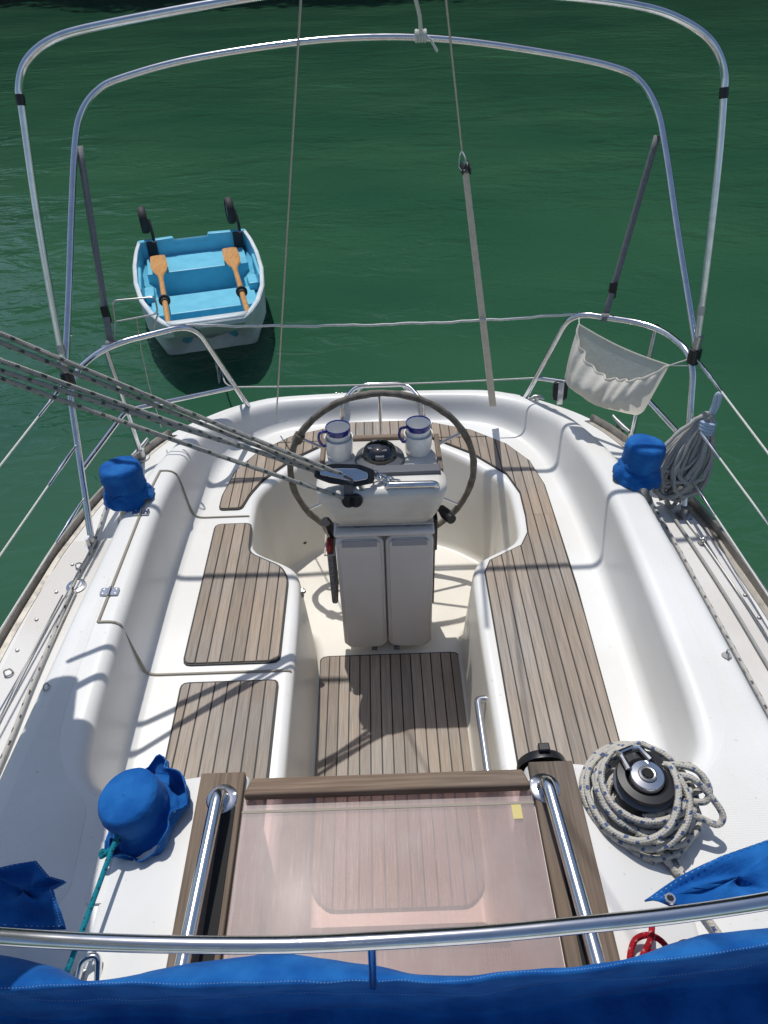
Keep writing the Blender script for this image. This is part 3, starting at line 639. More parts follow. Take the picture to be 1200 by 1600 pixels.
for P in (PR, PL):
    P['m1'] = P['b1'].lerp(P['t1'], .32); P['m2'] = P['b2'].lerp(P['t2'], .45); P['m3'] = P['b3'].lerp(P['cor'], .46)
pushpit(1, PR, 'stainless stern rail on the right, holding the cream canvas bag')
pushpit(-1, PL, 'stainless stern rail on the left, in front of the blue dinghy')
# guard lines across the open stern
def cord(name, pts, r, m, lab, cat='line', group=None, k=1, n=8):
    o = MB().tube(pts, r, n).build(name, M[m]); return tag(o, lab, cat, group)
cord('stern_guard_line', [p+Vector((0,0,.002*math.sin(k*.9)+.0015*math.sin(k*2.3))) for k, p in enumerate(line(PL['t1']+Vector((-.03,0,-.005)), PR['t1']+Vector((.035,-.005,-.006)), 40, .022))], .0055, 'rope_white', 'upper white guard line stretched across the stern gap')
cord('stern_guard_line', line(PL['m1'], PR['m1'], 24, .01), .0038, 'rope_white', 'lower white guard line stretched across the stern gap')
# lifelines running forward from the rails
def far(p, px, py, dz=0, ext=1.8):
    q = at(px, py, z=p.z+dz); return p+(q-p)*ext
LLE = {False: [], True: []}
def lifeline(p, px, py, lab, r=.0034):
    q = far(p, px, py); q = p+(q-p)*((p.y+.6)/(p.y-q.y)); LLE[px > 600].append(q); t = thing('lifeline', p, lab, 'lifeline', 'lifelines running forward from the stern rails')
    MB().tube(line(p, q, 10), r, 8).build('wire', M['rope_white'], t)
    d = (q-p).normalized(); L = .26
    MB().tube([p+d*.02, p+d*.05, p+d*.10, p+d*.16, p+d*.17, p+d*L], [.004,.006,.0075,.0075,.0055,.0055], 9).build('turnbuckle', M['steel'], t)
lifeline(PL['cor'], 0, 728, 'topmost lifeline wire at the left edge')
lifeline(PL['b3'].lerp(PL['cor'], .62), 0, 868, 'middle lifeline wire at the left edge')
lifeline(PL['b3'].lerp(PL['cor'], .30), 0, 985, 'lowest lifeline wire at the left edge')
lifeline(PR['cor'], 1200, 708, 'topmost lifeline wire on the right, carrying the rope coil')
lifeline(PR['b3'].lerp(PR['cor'], .62), 1200, 818, 'middle lifeline wire on the right')
lifeline(PR['b3'].lerp(PR['cor'], .28), 1190, 915, 'lowest lifeline wire on the right')

for sd, P_ in LLE.items():                                    # each side's three wires end at a stanchion forward, out of the picture
    t = thing('stanchion', (P_[-1].x, P_[-1].y, DZ), 'stainless stanchion on the %s side deck where the lifelines end' % ('right' if sd else 'left'), 'stanchion', 'lifeline stanchions')
    MB().tube([P_[0]+Vector((0,0,.03)), P_[1], P_[2], Vector((P_[2].x, P_[2].y, DZ-.02))], .0125, 12).build('post', M['steel'], t)
# ------------------------------------------------------------------ bimini frame folded aft
bim = thing('bimini_frame', (0, 2.45, 1.5), 'tall bare stainless bimini hoops standing over the stern', 'canopy frame')
def hoop(Yt, L, name, rr=.0125):
    # L: photograph points, each taken on the hoop's own inclined plane from foot to top
    f0 = PL['cor']+Vector((0,0,.03)); f1 = PR['cor']+Vector((0,0,.03)); zt = None
    ym = (f0.y+f1.y)/2; zf = 1.53; zk = Yt[1]; yk = Yt[0]
    nrm = Vector((0, zk-zf, -(yk-ym)))              # plane through both feet and the top
    pts = []
    for px, py in L:
        d = FW + RT*((px-600)/FPX) - UP*((py-800)/FPX); o = Vector((0,0,CAM_Z)); p0 = Vector((0, ym, zf))
        pts.append(o+d*((p0-o).dot(nrm)/d.dot(nrm)))
    pts = [f0]+pts+[f1]
    pth = cr(pts, 9); MB().tube(pth, rr, 16).build(name, M['steel'], bim); return pth
H1 = hoop((2.72, 2.60), [(86,500),(58,335),(36,180),(30,135),(44,92),(90,58),(180,35),(350,3),(470,-14),(600,-20),(740,-15),(900,-4),(1010,12),(1070,34),(1112,66),(1131,110),(1130,160),(1122,260),(1104,420)], 'hoop')
hoop((3.22, 2.37), [(108,450),(112,330),(118,220),(128,175),(152,142),(190,122),(300,92),(470,66),(600,58),(720,64),(860,84),(955,104),(998,125),(1026,170),(1040,235),(1060,370)], 'hoop')
for s, p in ((-1, PL['cor']), (1, PR['cor'])):
    MB().lathe([(.0,.045),(.015,.045),(.016,.0),(.014,-.02),(0,-.02)], p+Vector((0,0,.035)), 14).build('pivot', M['steel_dull'], bim)
for i_, col_ in ((30, 'black'), (-30, 'black'), (5, 'steel_dull'), (-6, 'steel_dull')):
    a_, b_ = H1[i_-1], H1[i_+1]; MB().lathe([(.0,.017),(.0142,.016),(.0148,0),(.0142,-.016),(0,-.017)], H1[i_], 12, m=align(b_-a_)).build('tube_joint', M[col_], bim)
def strap(a, b, w, name, lab):
    a = Vector(a); b = Vector(b); d = (b-a).normalized(); s = d.cross(Vector((0,1,0))).normalized(); t = thing(name, b, lab, 'strap', 'bimini tension straps')
    rows_ = [[p-s*w/2, p+s*w/2] for p in line(a, b, 14)]
    MB().grid(rows_).build('webbing', M['strap'], t, solid=.002)
    q = a.lerp(b, .84); MB().box(q-Vector((w*.62,.006,.035)), q+Vector((w*.62,.006,.035))).build('buckle', M['black'], t, bevel=.004)
    MB().lathe([(.0145,-.016),(.0165,-.016),(.0165,.016),(.0145,.016)], b+Vector((0,.0,0)), 14, m=Matrix.Rotation(math.pi/2,3,'Y')).build('webbing_loop', M['strap'], t)
strap(at(1027,212,Y=3.02), PR['t1'].lerp(PR['t2'], .40), .026, 'tension_strap', 'grey webbing strap from the right hoop down to the stern rail')
strap(at(124,228,Y=3.02), PL['t1'].lerp(PL['t2'], .93), .026, 'tension_strap', 'grey webbing strap from the left hoop down to the stern rail')

# ------------------------------------------------------------------ backstays and the tied cord
b = at(432,648,z=.965); t_ = at(470,0,Y=2.35)
cord('backstay', line(b, b+(t_-b)*2.2, 10), .0035, 'wire', 'thin left backstay wire rising from the stern past the dinghy', 'wire')
rb = at(770,634,z=.975); rs = at(727,262,Y=2.72); r2 = at(697,0,Y=2.45)
bs = thing('backstay', rb, 'right backstay wire with a black block and a tackle below it', 'wire')
MB().tube(line(at(722,236,Y=2.70), at(722,236,Y=2.70)+(r2-at(722,236,Y=2.70))*3, 8), .0035, 8).build('wire', M['wire'], bs)
p0 = at(722,236,Y=2.70)
MB().tube(bend([p0, p0+Vector((.012,0,-.02)), p0+Vector((.016,0,-.05)), p0+Vector((.005,0,-.065)), p0+Vector((-.008,0,-.05)), p0+Vector((-.008,0,-.02)), p0], .01), .0035, 8).build('shackle', M['steel'], bs)
dv = (rb-rs).normalized(); sx = Vector((1,0,0))
for s in (-1, 1):
    MB().prism(rnd([(-.012,-.052),(.012,-.052),(.016,0),(.012,.05),(-.012,.05),(-.016,0)], .008), -.002, .002, m=Matrix.Translation(rs+sx*s*.013) @ (align(sx).to_4x4() @ Matrix.Rotation(math.pi/2,4,'Z'))).build('block_cheek', M['black'], bs, bevel=.001)
MB().lathe([(0,.008),(.02,.008),(.017,0),(.02,-.008),(0,-.008)], rs, 18, m=align(sx)).build('sheave', M['grey'], bs)
for s in (-.010, -.003, .004, .011):
    MB().tube(line(rs+Vector((s*.6,0,-.01)), rb+Vector((s*1.1,0,0)), 10), .0052, 8).build('tackle_line', M['rope_beige'], bs)
q0 = at(658,56,Y=3.2); q1 = at(648,-8,Y=3.05)
tc = thing('tied_cord', q0, 'short frayed white cord knotted round the nearer-looking lower hoop', 'cord')
MB().tube([q0, q0.lerp(q1, .5)+Vector((.006,0,0)), q1, q1+(q1-q0)*3], .0075, 8).build('cord', M['rope_white'], tc)
for i in range(4): MB().tube([q0+Vector((-.018+i*.011, .017*math.sin(a), .017*math.cos(a))) for a in np.linspace(0, 6.28, 14)], .006, 7).build('knot_turn', M['rope_white'], tc)
MB().tube([q0+Vector((.015,-.012,0)), q0+Vector((.035,-.014,-.012)), q0+Vector((.06,-.01,-.05))], .005, 7).build('cord_tail', M['rope_white'], tc)
# small wire holder on the left rail and its hanging lead
wh = at(178,500,Y=2.62)
hold = thing('wire_holder', wh, 'small rectangular wire holder clamped to the left stern rail', 'holder')
MB().tube(bend([at(180,503,Y=2.75), at(175,470,Y=2.75), at(242,464,Y=2.75), at(247,490,Y=2.75), at(180,503,Y=2.75)], .02), .0035, 8).build('frame', M['steel_dull'], hold)
MB().tube([at(247,490,Y=2.75), at(240,512,Y=2.75)], .0035, 8).build('leg', M['steel_dull'], hold); MB().tube([at(180,503,Y=2.75), at(178,535,Y=2.72)], .0035, 8).build('leg', M['steel_dull'], hold)
cord('hanging_lead', [at(213,496,Y=2.75), at(220,545,Y=2.76), at(232,600,Y=2.78), at(252,668,Y=2.8)], .0022, 'wire', 'thin grey lead hanging from the wire holder on the left', 'cable')
# strap-and-black clamp under the right rail
bc = PR['m1'].lerp(PR['m2'], .24)
bk = thing('rail_bracket', bc, 'small black bracket with a steel plate under the right stern rail', 'bracket')
MB().prism(rnd([(-.033,-.06),(.033,-.06),(.033,.03),(-.033,.03)], .02), -.012, .012, m=Matrix.Translation(bc+Vector((0,-.022,-.02))) @ Matrix.Rotation(math.radians(80),4,'X')).build('pad', M['black'], bk, bevel=.005)
MB().prism(rnd([(-.013,-.075),(.013,-.075),(.013,.03),(-.013,.03)], .003), .013, .017, m=Matrix.Translation(bc+Vector((0,-.022,-.02))) @ Matrix.Rotation(math.radians(80),4,'X')).build('plate', M['steel'], bk, bevel=.001)

# ------------------------------------------------------------------ cream canvas bag hung on the right rail
def canvas_bag():
    TL = at(905,507,Y=2.80); TR = at(1046,571,Y=2.50); BL = at(880,600,Y=2.74); BR = at(1004,652,Y=2.48)
    t = thing('canvas_bag', (TL+TR)/2-Vector((0,0,.3)), 'cream canvas bag with a gathered open mouth hanging on the right stern rail', 'bag')
    ax = (TR-TL).normalized(); nrm = ax.cross(Vector((0,0,1))).normalized()
    if nrm.y > 0: nrm = -nrm
    NU, NV = 60, 26; back = []; front = []
    for j in range(NV+1):
        v = j/NV; rb_, rf = [], []
        for i in range(NU+1):
            u = i/NU; bot = BL.lerp(BR, u)+Vector((0,0,-.018*math.sin(math.pi*u)))
            r = .30; cu = max(0, 1-u/.10)**2*.03+max(0, (u-.90)/.10)**2*.03
            bot = bot+Vector((0,0,cu)); p = TL.lerp(TR, u).lerp(bot, v); rb_.append(p+Vector((0,0,-.015*math.sin(math.pi*u)*(1-v))))
            top = TL.lerp(TR, u)+Vector((0,0,-.105*math.sin(math.pi*min(1, u*1.02))**.7))
            pf = top.lerp(bot, v)
            bul = math.sin(math.pi*u)**.55*(.095*(1-v)**.8+.075*math.sin(math.pi*v)**.7)
            g = .011*math.sin(u*52+1.5*math.sin(u*9)+v*1.2)*(1-v)**1.3+.007*math.sin(u*27+v*3.0)*(1-v)*math.sin(math.pi*u)
            g += .006*math.sin(u*15+v*7)*math.sin(math.pi*v)
            rf.append(pf+nrm*(bul+g*min(1, 6*u, 6*(1-u))))
        back.append(rb_); front.append(rf)
    MB().grid(back).build('back_panel', M['bag'], t, ang=180)
    MB().grid(front).build('front_panel', M['bag'], t, ang=180)
    MB().tube([p+nrm*.002 for p in front[0]], .0045, 8).build('gathered_hem', M['bag'], t)
    MB().tube(back[0], .003, 7).build('back_hem', M['bag'], t)
    MB().tube([TL, PR['t1']+Vector((.03,-.0,0))], .0025, 6).build('tie', M['rope_white'], t)
    MB().tube([TR, PR['cor']+Vector((-.01,0,-.01))], .0025, 6).build('tie', M['rope_white'], t); MB().tube([TR, PR['cor']+Vector((-.008,-.01,-.035))], .0025, 6).build('tie', M['rope_white'], t)
canvas_bag()

# ------------------------------------------------------------------ rope coil hung on the right lifeline
def hung_coil():
    top = at(1113,640,Y=2.30); foot = Vector((top.x-.085, top.y-.075, DZ+.03))
    t = thing('rope_coil', foot, 'long grey rope coil hung from the right lifeline by a pale blue tie', 'rope')
    ax = (top-foot); L = ax.length; d = ax.normalized(); s = Vector((1,-.25,0)).normalized(); s = (s-d*s.dot(d)).normalized(); f = d.cross(s)
    for i in range(22):
        ln = L*rng.uniform(.66,.95)*(.82 if i > 16 else 1); w = rng.uniform(.03,.085); off = s*rng.uniform(-.075,.015)+f*rng.uniform(-.045,.045); tw = rng.uniform(-.5,.5)
        P = []
        for k in range(26):
            a = 2*math.pi*k/26; c = (1-math.cos(a))/2
            P.append(top-d*(.02+c*ln)+(s*math.cos(tw)+f*math.sin(tw))*(math.sin(a)*w*(.35+.9*c))+off*(.15+c)+Vector(rng.normal(size=3))*.0025)
        MB().tube(P, .0078, 8, closed=True).build('coil_turn', M['rope_grey'], t)
    for k in range(4):
        P = [top-d*(.05+k*.012)+(s*math.cos(a)+f*math.sin(a))*(.030) for a in np.linspace(0, 2*math.pi, 14, endpoint=False)]
        MB().tube(P, .0075, 7, closed=True).build('blue_tie_turn', M['lightblue'], t)
    lp = at(1120,618,Y=2.30)
    MB().tube(cr([top-d*.04, top+Vector((.0,0,.01)), lp, lp+Vector((.008,-.01,.008)), top+Vector((.012,0,0)), top-d*.05], 5), .0085, 8).build('blue_tie_loop', M['lightblue'], t)
    # the standing part that drops to the deck, and a knotted tail
    e = at(1050,792,z=DZ+.012)
    MB().tube(cr([foot+d*.18+s*.03, foot+d*.06+s*.045, at(1072,760,z=1.0), e, at(1040,775,z=DZ+.015)], 7), .0085, 8).build('rope_tail', M['rope_grey'], t)
    kq = top-d*.30+s*.055
    for k in range(3): MB().tube([kq+Vector((.02*math.cos(a), .012*math.sin(a+k), .02*math.sin(a)-.012*k)) for a in np.linspace(0, 6.28, 14)], .006, 7, closed=False).build('knot_turn', M['rope_grey'], t)
hung_coil()

# ------------------------------------------------------------------ winches, covers, rope on the winch
def winch_cover(c, lab, seed, tilt=(0,0), R=.078, H=.125, brim='skirt'):
    rs_ = np.random.default_rng(seed); ph = rs_.uniform(0, 6.28, 8)
    t = thing('winch_cover', c, lab, 'winch cover', 'blue fabric winch covers')
    prof = [(0,H),(.35*R,H*1.01),(.72*R,H*.995),(.92*R,H*.97),(R,H*.90),(1.03*R,H*.80),(1.02*R,H*.62),(1.0*R,H*.45),(.97*R,H*.33),(.99*R,H*.27)]
    if brim == 'skirt': prof += [(1.06*R,H*.20),(1.16*R,H*.11),(1.25*R,H*.02),(1.30*R,-H*.05)]
    else: prof += [(1.05*R,H*.20),(1.12*R,H*.12),(1.24*R,H*.05),(1.38*R,H*.03),(1.52*R,H*.06),(1.64*R,H*.14),(1.72*R,H*.26),(1.76*R,H*.38)]
    # finer
    pp = [];
    for a, b in zip(prof[:-1], prof[1:]): pp += [(a[0]+(b[0]-a[0])*k/3, a[1]+(b[1]-a[1])*k/3) for k in range(3)]
    pp.append(prof[-1])
    def fn(p, a, j):
        f = j/len(pp); low = max(0, (f-.40)/.6); r = math.hypot(p.x, p.y)
        w = 1+.035*math.sin(2*a+ph[0])*f+.05*low*math.sin(5*a+ph[1]+f*5)+.035*low*math.sin(9*a+ph[2]-f*8)
        dz = .011*low*math.sin(4*a+ph[3]+f*6)+.006*low*math.sin(11*a+ph[4])
        cr_ = .007*math.sin(f*34+3*math.sin(a+ph[5]))*max(0, f-.28)*(1 if f < .8 else .3)
        if brim != 'skirt' and f > .66:
            k = min(1, (f-.66)/.26); side = .5+.5*math.cos(a-.55); dz += k*(.020*side**1.5-.026*(1-side)); w *= 1-k*.06*side-k*.16*(1-side)**2+k*.035*math.sin(5*a+1)
        w += cr_/max(r, .02)*.9
        q = mnoise.noise_vector(Vector((p.x*w, p.y*w, p.z))*20+Vector((seed*3.1, 0, 0)))*.0075+mnoise.noise_vector(Vector((p.x, p.y, p.z*2))*55+Vector((0, seed, 0)))*.0035
        return Vector((p.x*w, p.y*w, p.z+dz))+q*(.15+1.1*f)
    m = Matrix.Rotation(tilt[0],3,'X') @ Matrix.Rotation(tilt[1],3,'Y')
    MB().lathe(pp, c, 64, m=m, fn=fn).build('crown', M['blue'], t, solid=.0025, ang=180)
    ring = [c+m @ fn(Vector((pp[-2][0]*math.cos(a), pp[-2][0]*math.sin(a), pp[-2][1])), a, len(pp)-2)*1.005 for a in np.linspace(0, 2*math.pi, 90, endpoint=False)]
    sm = MB()
    for i in range(0, 90, 2): sm.tube([ring[i]+Vector((0,0,.0010)), ring[i].lerp(ring[(i+1) % 90], .6)+Vector((0,0,.0010))], .0006, 4)
    sm.build('stitching', M['stitch'], t)
    seam_ = [c+m @ (fn(Vector((pp[11][0]*math.cos(a), pp[11][0]*math.sin(a), pp[11][1])), a, 11)*1.004) for a in np.linspace(0, 2*math.pi, 60, endpoint=False)]
    MB().tube(seam_, .0018, 5, closed=True).build('crown_seam', M['blue'], t)
    return t
def winch(c, r, h, lab, cap=True, group='sheet winches'):
    t = thing('winch', c, lab, 'winch', group); c = Vector(c)
    MB().lathe([(0,.012),(r*1.15,.012),(r*1.2,.006),(r*1.2,0)], c, 30).build('base', M['steel_dull'], t)
    MB().lathe([(r*.95,.01),(r*.98,.02),(r*.74,h*.35),(r*.70,h*.55),(r*.80,h*.72),(r*.9,h*.76)], c, 32).build('drum', M['steel_dull'], t)
    if cap:
        z = h*.76
        MB().lathe([(0,z),(r*1.10,z),(r*1.16,z+.006),(r*1.06,z+.012),(r*.8,z+.016)], c, 40).build('lower_jaw', M['grey'], t)
        MB().lathe([(r*.8,z+.016),(r*1.04,z+.021),(r*1.12,z+.027),(r*1.08,z+.034),(r*.80,z+.036),(r*.70,z+.030),(r*.66,z+.018)], c, 40).build('upper_jaw', M['black'], t)
        MB().lathe([(r*.66,z+.02),(r*.66,z+.038),(r*.60,z+.044),(r*.36,z+.046),(r*.33,z+.044)], c, 36).build('cap', M['steel'], t)
        MB().lathe([(r*.33,z+.044),(r*.33,z+.049),(r*.27,z+.051),(r*.22,z+.050)], c, 30).build('cap_ring', M['steel_dull'], t)
        star = [((r*.225 if k % 2 == 0 else r*.165)*math.cos(k*math.pi/8), (r*.225 if k % 2 == 0 else r*.165)*math.sin(k*math.pi/8)) for k in range(16)]
        MB().prism([(c.x+x, c.y+y) for x, y in star], c.z+z+.030, c.z+z+.0512).build('handle_socket', M['dark'], t, smooth=False)
        arm = MB(); a = math.radians(112); d = Vector((math.cos(a), math.sin(a), 0)); n_ = Vector((-d.y, d.x, 0))
        for s in (-1, 1): arm.tube([c+d*r*.45+n_*s*r*.5+Vector((0,0,z+.046)), c+d*r*1.0+n_*s*r*.42+Vector((0,0,z+.047)), c+d*r*1.30+n_*s*r*.34+Vector((0,0,z+.03))], [.008,.007,.006], 8)
        arm.tube([c+d*r*1.28+n_*r*.34+Vector((0,0,z+.030)), c+d*r*1.32+Vector((0,0,z+.026)), c+d*r*1.28-n_*r*.34+Vector((0,0,z+.030))], .006, 8)
        arm.build('feeder_arm', M['steel'], t)
    return t
WC = at(1012,1210,z=1.29); WC = Vector((WC.x, WC.y, 1.142))
winch(WC, .061, .135, 'uncovered chrome and black winch wrapped in flecked rope, front right')
for px, py in ((203,775),(998,742)):
    c = at(px, py+4, z=1.14); c = Vector((c.x+(.012 if px > 600 else -.012), c.y, 1.03)); winch(c, .05, .16, 'winch base under the blue cover at the %s stern' % ('right' if px > 600 else 'left'), cap=False)
    MB().lathe([(.0,.0),(.06,.0),(.066,-.01),(.078,-.11)], c+Vector((0,0,.005)), 20).build('winch_pad', M['hullwhite'], boat)
cL = at(201,774,z=1.15); cR = at(995,740,z=1.15)
winch_cover(Vector((cL.x, cL.y, 1.145)), 'blue fabric cover on the far left winch', 3, (-.08,-.05), .071, .140)
winch_cover(Vector((cR.x, cR.y, 1.145)), 'blue fabric cover on the far right winch, beside the rope coil', 5, (-.06,.10), .070, .142)
cF = at(226,1262,z=1.22)
winch_cover(Vector((cF.x, cF.y, 1.178)), 'largest blue fabric winch cover with a turned-up brim, front left', 9, (.07,-.22), .069, .118, 'brim')
winch(Vector((cF.x, cF.y, 1.142)), .05, .08, 'winch under the big blue cover, front left', cap=False)
def winch_rope():
    t = thing('winch_rope', (WC.x, WC.y, 1.142), 'white rope with blue flecks heaped in loops round the front right winch', 'rope')
    r = .0078; pts = []
    c = Vector((WC.x-.022, WC.y-.035, 0))
    for k in range(0, 9*22):                                      # turns lying over each other round the winch
        a = 2*math.pi*k/22*-1; turn = k/22; R = .074+.030*(1-abs(math.sin(turn*1.7)))+.018*math.sin(turn*2.3+1); R *= 1.0+.06*math.sin(a*2+turn)
        z = 1.152+.006+.078*(turn/9)+.006*math.sin(a*3+turn*2)
        cc = c.lerp(Vector((WC.x, WC.y, 0)), min(1, turn/9+.2)); pts.append(Vector((cc.x+R*1.12*math.cos(a), cc.y+R*.98*math.sin(a), z)))
    MB().tube(pts, r, 9).build('lower_turns', M['rope_blue'], t)
    def loop(P, name='loose_loop', k=9): MB().tube(cr([Vector((WC.x+x, WC.y+y, z-.028)) for x, y, z in P], k), r, 9).build(name, M['rope_blue'], t)
    loop([(.052,.035,1.30),(.062,.012,1.315),(.056,-.05,1.31),(.02,-.11,1.285),(-.045,-.125,1.26),(-.105,-.085,1.25),(-.128,-.01,1.25),(-.11,.055,1.26),(-.05,.095,1.275),(.02,.10,1.285)])
    loop([(.02,.10,1.285),(.07,.07,1.28),(.11,.02,1.26),(.12,-.03,1.24),(.07,-.075,1.235),(-.01,-.10,1.24),(-.08,-.07,1.255),(-.105,-.01,1.265),(-.09,.05,1.275),(-.03,.085,1.285)])
    loop([(.04,.03,1.30),(.085,.028,1.305),(.125,.012,1.30),(.142,-.02,1.285),(.132,-.04,1.262),(.10,-.03,1.25),(.05,-.025,1.26),(0,-.06,1.27)])
    loop([(.05,.01,1.295),(.10,0,1.30),(.135,-.025,1.28),(.165,-.065,1.25),(.150,-.082,1.235),(.105,-.065,1.245),(.05,-.06,1.26),(-.02,-.075,1.265)])
    loop([(.06,.03,1.29),(.105,.035,1.295),(.132,.012,1.29),(.140,-.008,1.27),(.11,-.015,1.25),(.06,-.045,1.25)])
    loop([(-.04,-.10,1.245),(.03,-.125,1.23),(.09,-.10,1.215),(.125,-.06,1.205),(.13,-.01,1.20),(.10,.04,1.21)])
    loop([(-.10,-.04,1.235),(-.08,-.10,1.22),(-.02,-.14,1.21),(.05,-.13,1.205),(.10,-.09,1.20)])
    loop([(-.118,.06,1.23),(-.128,0,1.225),(-.112,-.07,1.215),(-.06,-.125,1.205),(.0,-.145,1.20)])
    loop([(.03,.10,1.27),(-.03,.112,1.265),(-.095,.085,1.255),(-.135,.02,1.245),(-.125,-.05,1.235),(-.075,-.115,1.235),(.0,-.135,1.245),(.06,-.105,1.27),(.085,-.05,1.29),(.075,.01,1.30)])
    loop([(.0,.095,1.29),(-.06,.075,1.285),(-.095,.02,1.28),(-.085,-.045,1.275),(-.035,-.085,1.272),(.03,-.085,1.275),(.075,-.055,1.28),(.10,-.02,1.275),(.11,.02,1.265)])
    loop([(-.145,.06,1.21),(-.12,.075,1.215),(-.06,.098,1.23),(.0,.105,1.25)], 'rope_end')
    e = at(1066,1365,z=1.16)-Vector((WC.x, WC.y, 0))
    loop([(.0,-.12,1.22),(.025,-.145,1.20),(.045,-.165,1.187),(e.x-.006,e.y+.05,1.187),(e.x,e.y,1.188),(e.x+.01,e.y-.06,1.188),(e.x+.05,e.y-.16,1.188)], 'lead')
winch_rope()

# turquoise line with its jammer
jc = at(172,1322,z=1.195)
tl = thing('turquoise_line', jc, 'turquoise rope leading forward from the big blue winch cover', 'rope')
MB().tube(cr([at(186,1300,z=1.235), at(172,1335,z=1.23), at(152,1390,z=1.225), at(128,1455,z=1.222), at(104,1520,z=1.22), at(60,1640,z=1.22)], 8), .0058, 10).build('line', M['rope_cyan'], tl)
MB().tube(cr([at(186,1312,z=1.215), at(170,1330,z=1.20), at(158,1338,z=1.19), at(162,1328,z=1.20)], 5), .0065, 8).build('loop', M['rope_cyan'], tl)
# chrome deck eye below the hood bar
ec = at(142,1525,z=1.148); ey = thing('deck_eye', ec, 'small chrome deck eye beside the turquoise rope near the bottom edge', 'fitting')
MB().tube(bend([ec+Vector((-.025,-.02,0)), ec+Vector((-.014,.02,.035)), ec+Vector((.018,.028,.035)), ec+Vector((.022,-.03,0))], .02), .0075, 10).build('eye_loop', M['steel'], ey)
MB().prism(rnd([(ec.x-.04,ec.y-.035),(ec.x+.04,ec.y-.035),(ec.x+.04,ec.y+.015),(ec.x-.04,ec.y+.015)], .015), 1.144, 1.150).build('eye_base', M['steel_dull'], ey, bevel=.002)
# red rope on the right
rc = at(1025,1488,z=1.165)
rp = thing('red_rope', rc, 'small heap of red rope lying by the right handrail', 'rope')
def rr_(P, n='loop'): MB().tube(cr([at(x, y, z=z+.048) for x, y, z in P], 8), .0062, 9).build(n, M['rope_red'], rp)
rr_([(984,1520,1.16),(985,1490,1.165),(993,1468,1.172),(1012,1461,1.175),(1030,1468,1.172),(1043,1484,1.168),(1046,1512,1.16)])
rr_([(998,1520,1.175),(1003,1497,1.18),(1018,1488,1.182),(1026,1499,1.178),(1014,1510,1.175),(1003,1500,1.18),(1009,1484,1.188),(1017,1466,1.19),(1019,1440,1.17)])
rr_([(1022,1515,1.165),(1030,1500,1.17),(1040,1506,1.165),(1036,1520,1.16)])
rr_([(1051,1520,1.16),(1053,1495,1.165),(1061,1477,1.17),(1074,1473,1.17),(1086,1483,1.165),(1098,1500,1.16)])

# ------------------------------------------------------------------ steering pedestal
ped = thing('steering_pedestal', (0, 2.1, FZ), 'cream steering pedestal with compass, cup holders and wooden trim', 'pedestal')
def rows_box(secs):
    return secs
def rrect(cx, cy, w, d, r, z, n=5):
    out = []
    for sx, sy, a0 in ((1,1,0),(-1,1,math.pi/2),(-1,-1,math.pi),(1,-1,1.5*math.pi)):
        for k in range(n+1):
            a = a0+k/n*math.pi/2; out.append(Vector((cx+sx*(w/2-r)+r*math.cos(a), cy+sy*(d/2-r)+r*math.sin(a), z)))
    return out
def stack(secs, name, m, parent, ang=50):
    mb = MB().grid(secs, closed=True); n = len(secs[0]); N = len(secs)
    mb.f.append(list(range(n-1,-1,-1))); mb.f.append([(N-1)*n+k for k in range(n)]); mb.mi += [0,0]
    return mb.build(name, m, parent, ang=ang)
stack([rrect(0,2.13,.26,.20,.04,FZ), rrect(0,2.13,.24,.18,.04,FZ+.05), rrect(0,2.14,.24,.18,.04,1.02), rrect(0,2.15,.28,.17,.04,1.14)], 'column', M['console'], ped)
PX = -.005
stack([rrect(PX,2.05,.325,.08,.03,1.128), rrect(PX,2.035,.36,.11,.04,1.135), rrect(PX,2.02,.395,.13,.05,1.18), rrect(PX,2.01,.435,.14,.055,1.245), rrect(PX,2.005,.45,.14,.055,1.285), rrect(PX,2.005,.45,.14,.055,1.300), rrect(PX,2.007,.435,.125,.05,1.312), rrect(PX,2.01,.39,.09,.03,1.316)], 'console', M['console'], ped)
stack([rrect(PX,2.175,.41,.26,.02,1.16), rrect(PX,2.175,.41,.26,.02,1.268), rrect(PX,2.175,.40,.25,.02,1.273)], 'instrument_deck', M['console'], ped)
MB().box((PX-.20,2.30,1.16),(PX+.20,2.325,1.285)).build('rear_trim', M['teak_x'], ped, bevel=.004)
for s in (-1,1): MB().box((PX+s*.213-.009,2.10,1.17),(PX+s*.213+.009,2.325,1.28)).build('side_trim', M['teak_dark'], ped, bevel=.003)
MB().box((PX-.03,2.022,1.3145),(PX+.205,2.066,1.330)).build('grey_strip', M['grey'], ped, bevel=.003)
MB().tube(bend([(PX+.02,1.965,1.30),(PX+.02,1.958,1.324),(PX+.185,1.958,1.322),(PX+.185,1.965,1.29)], .02), .013, 10).build('traveller_bar', M['steel'], ped)
for x_, y_ in ((-.185,2.09),(.175,2.09),(-.185,2.28),(.175,2.28),(.12,2.09),(.14,2.12)): MB().lathe([(0,.003),(.0045,.0025),(.005,0)], (PX+x_, y_, 1.273), 9).build('screw', M['steel_dull'], ped)
MB().prism(rnd([(PX+.085,2.10),(PX+.115,2.10),(PX+.115,2.13),(PX+.085,2.13)], .005), 1.273, 1.283).build('switch', M['black'], ped, bevel=.002)
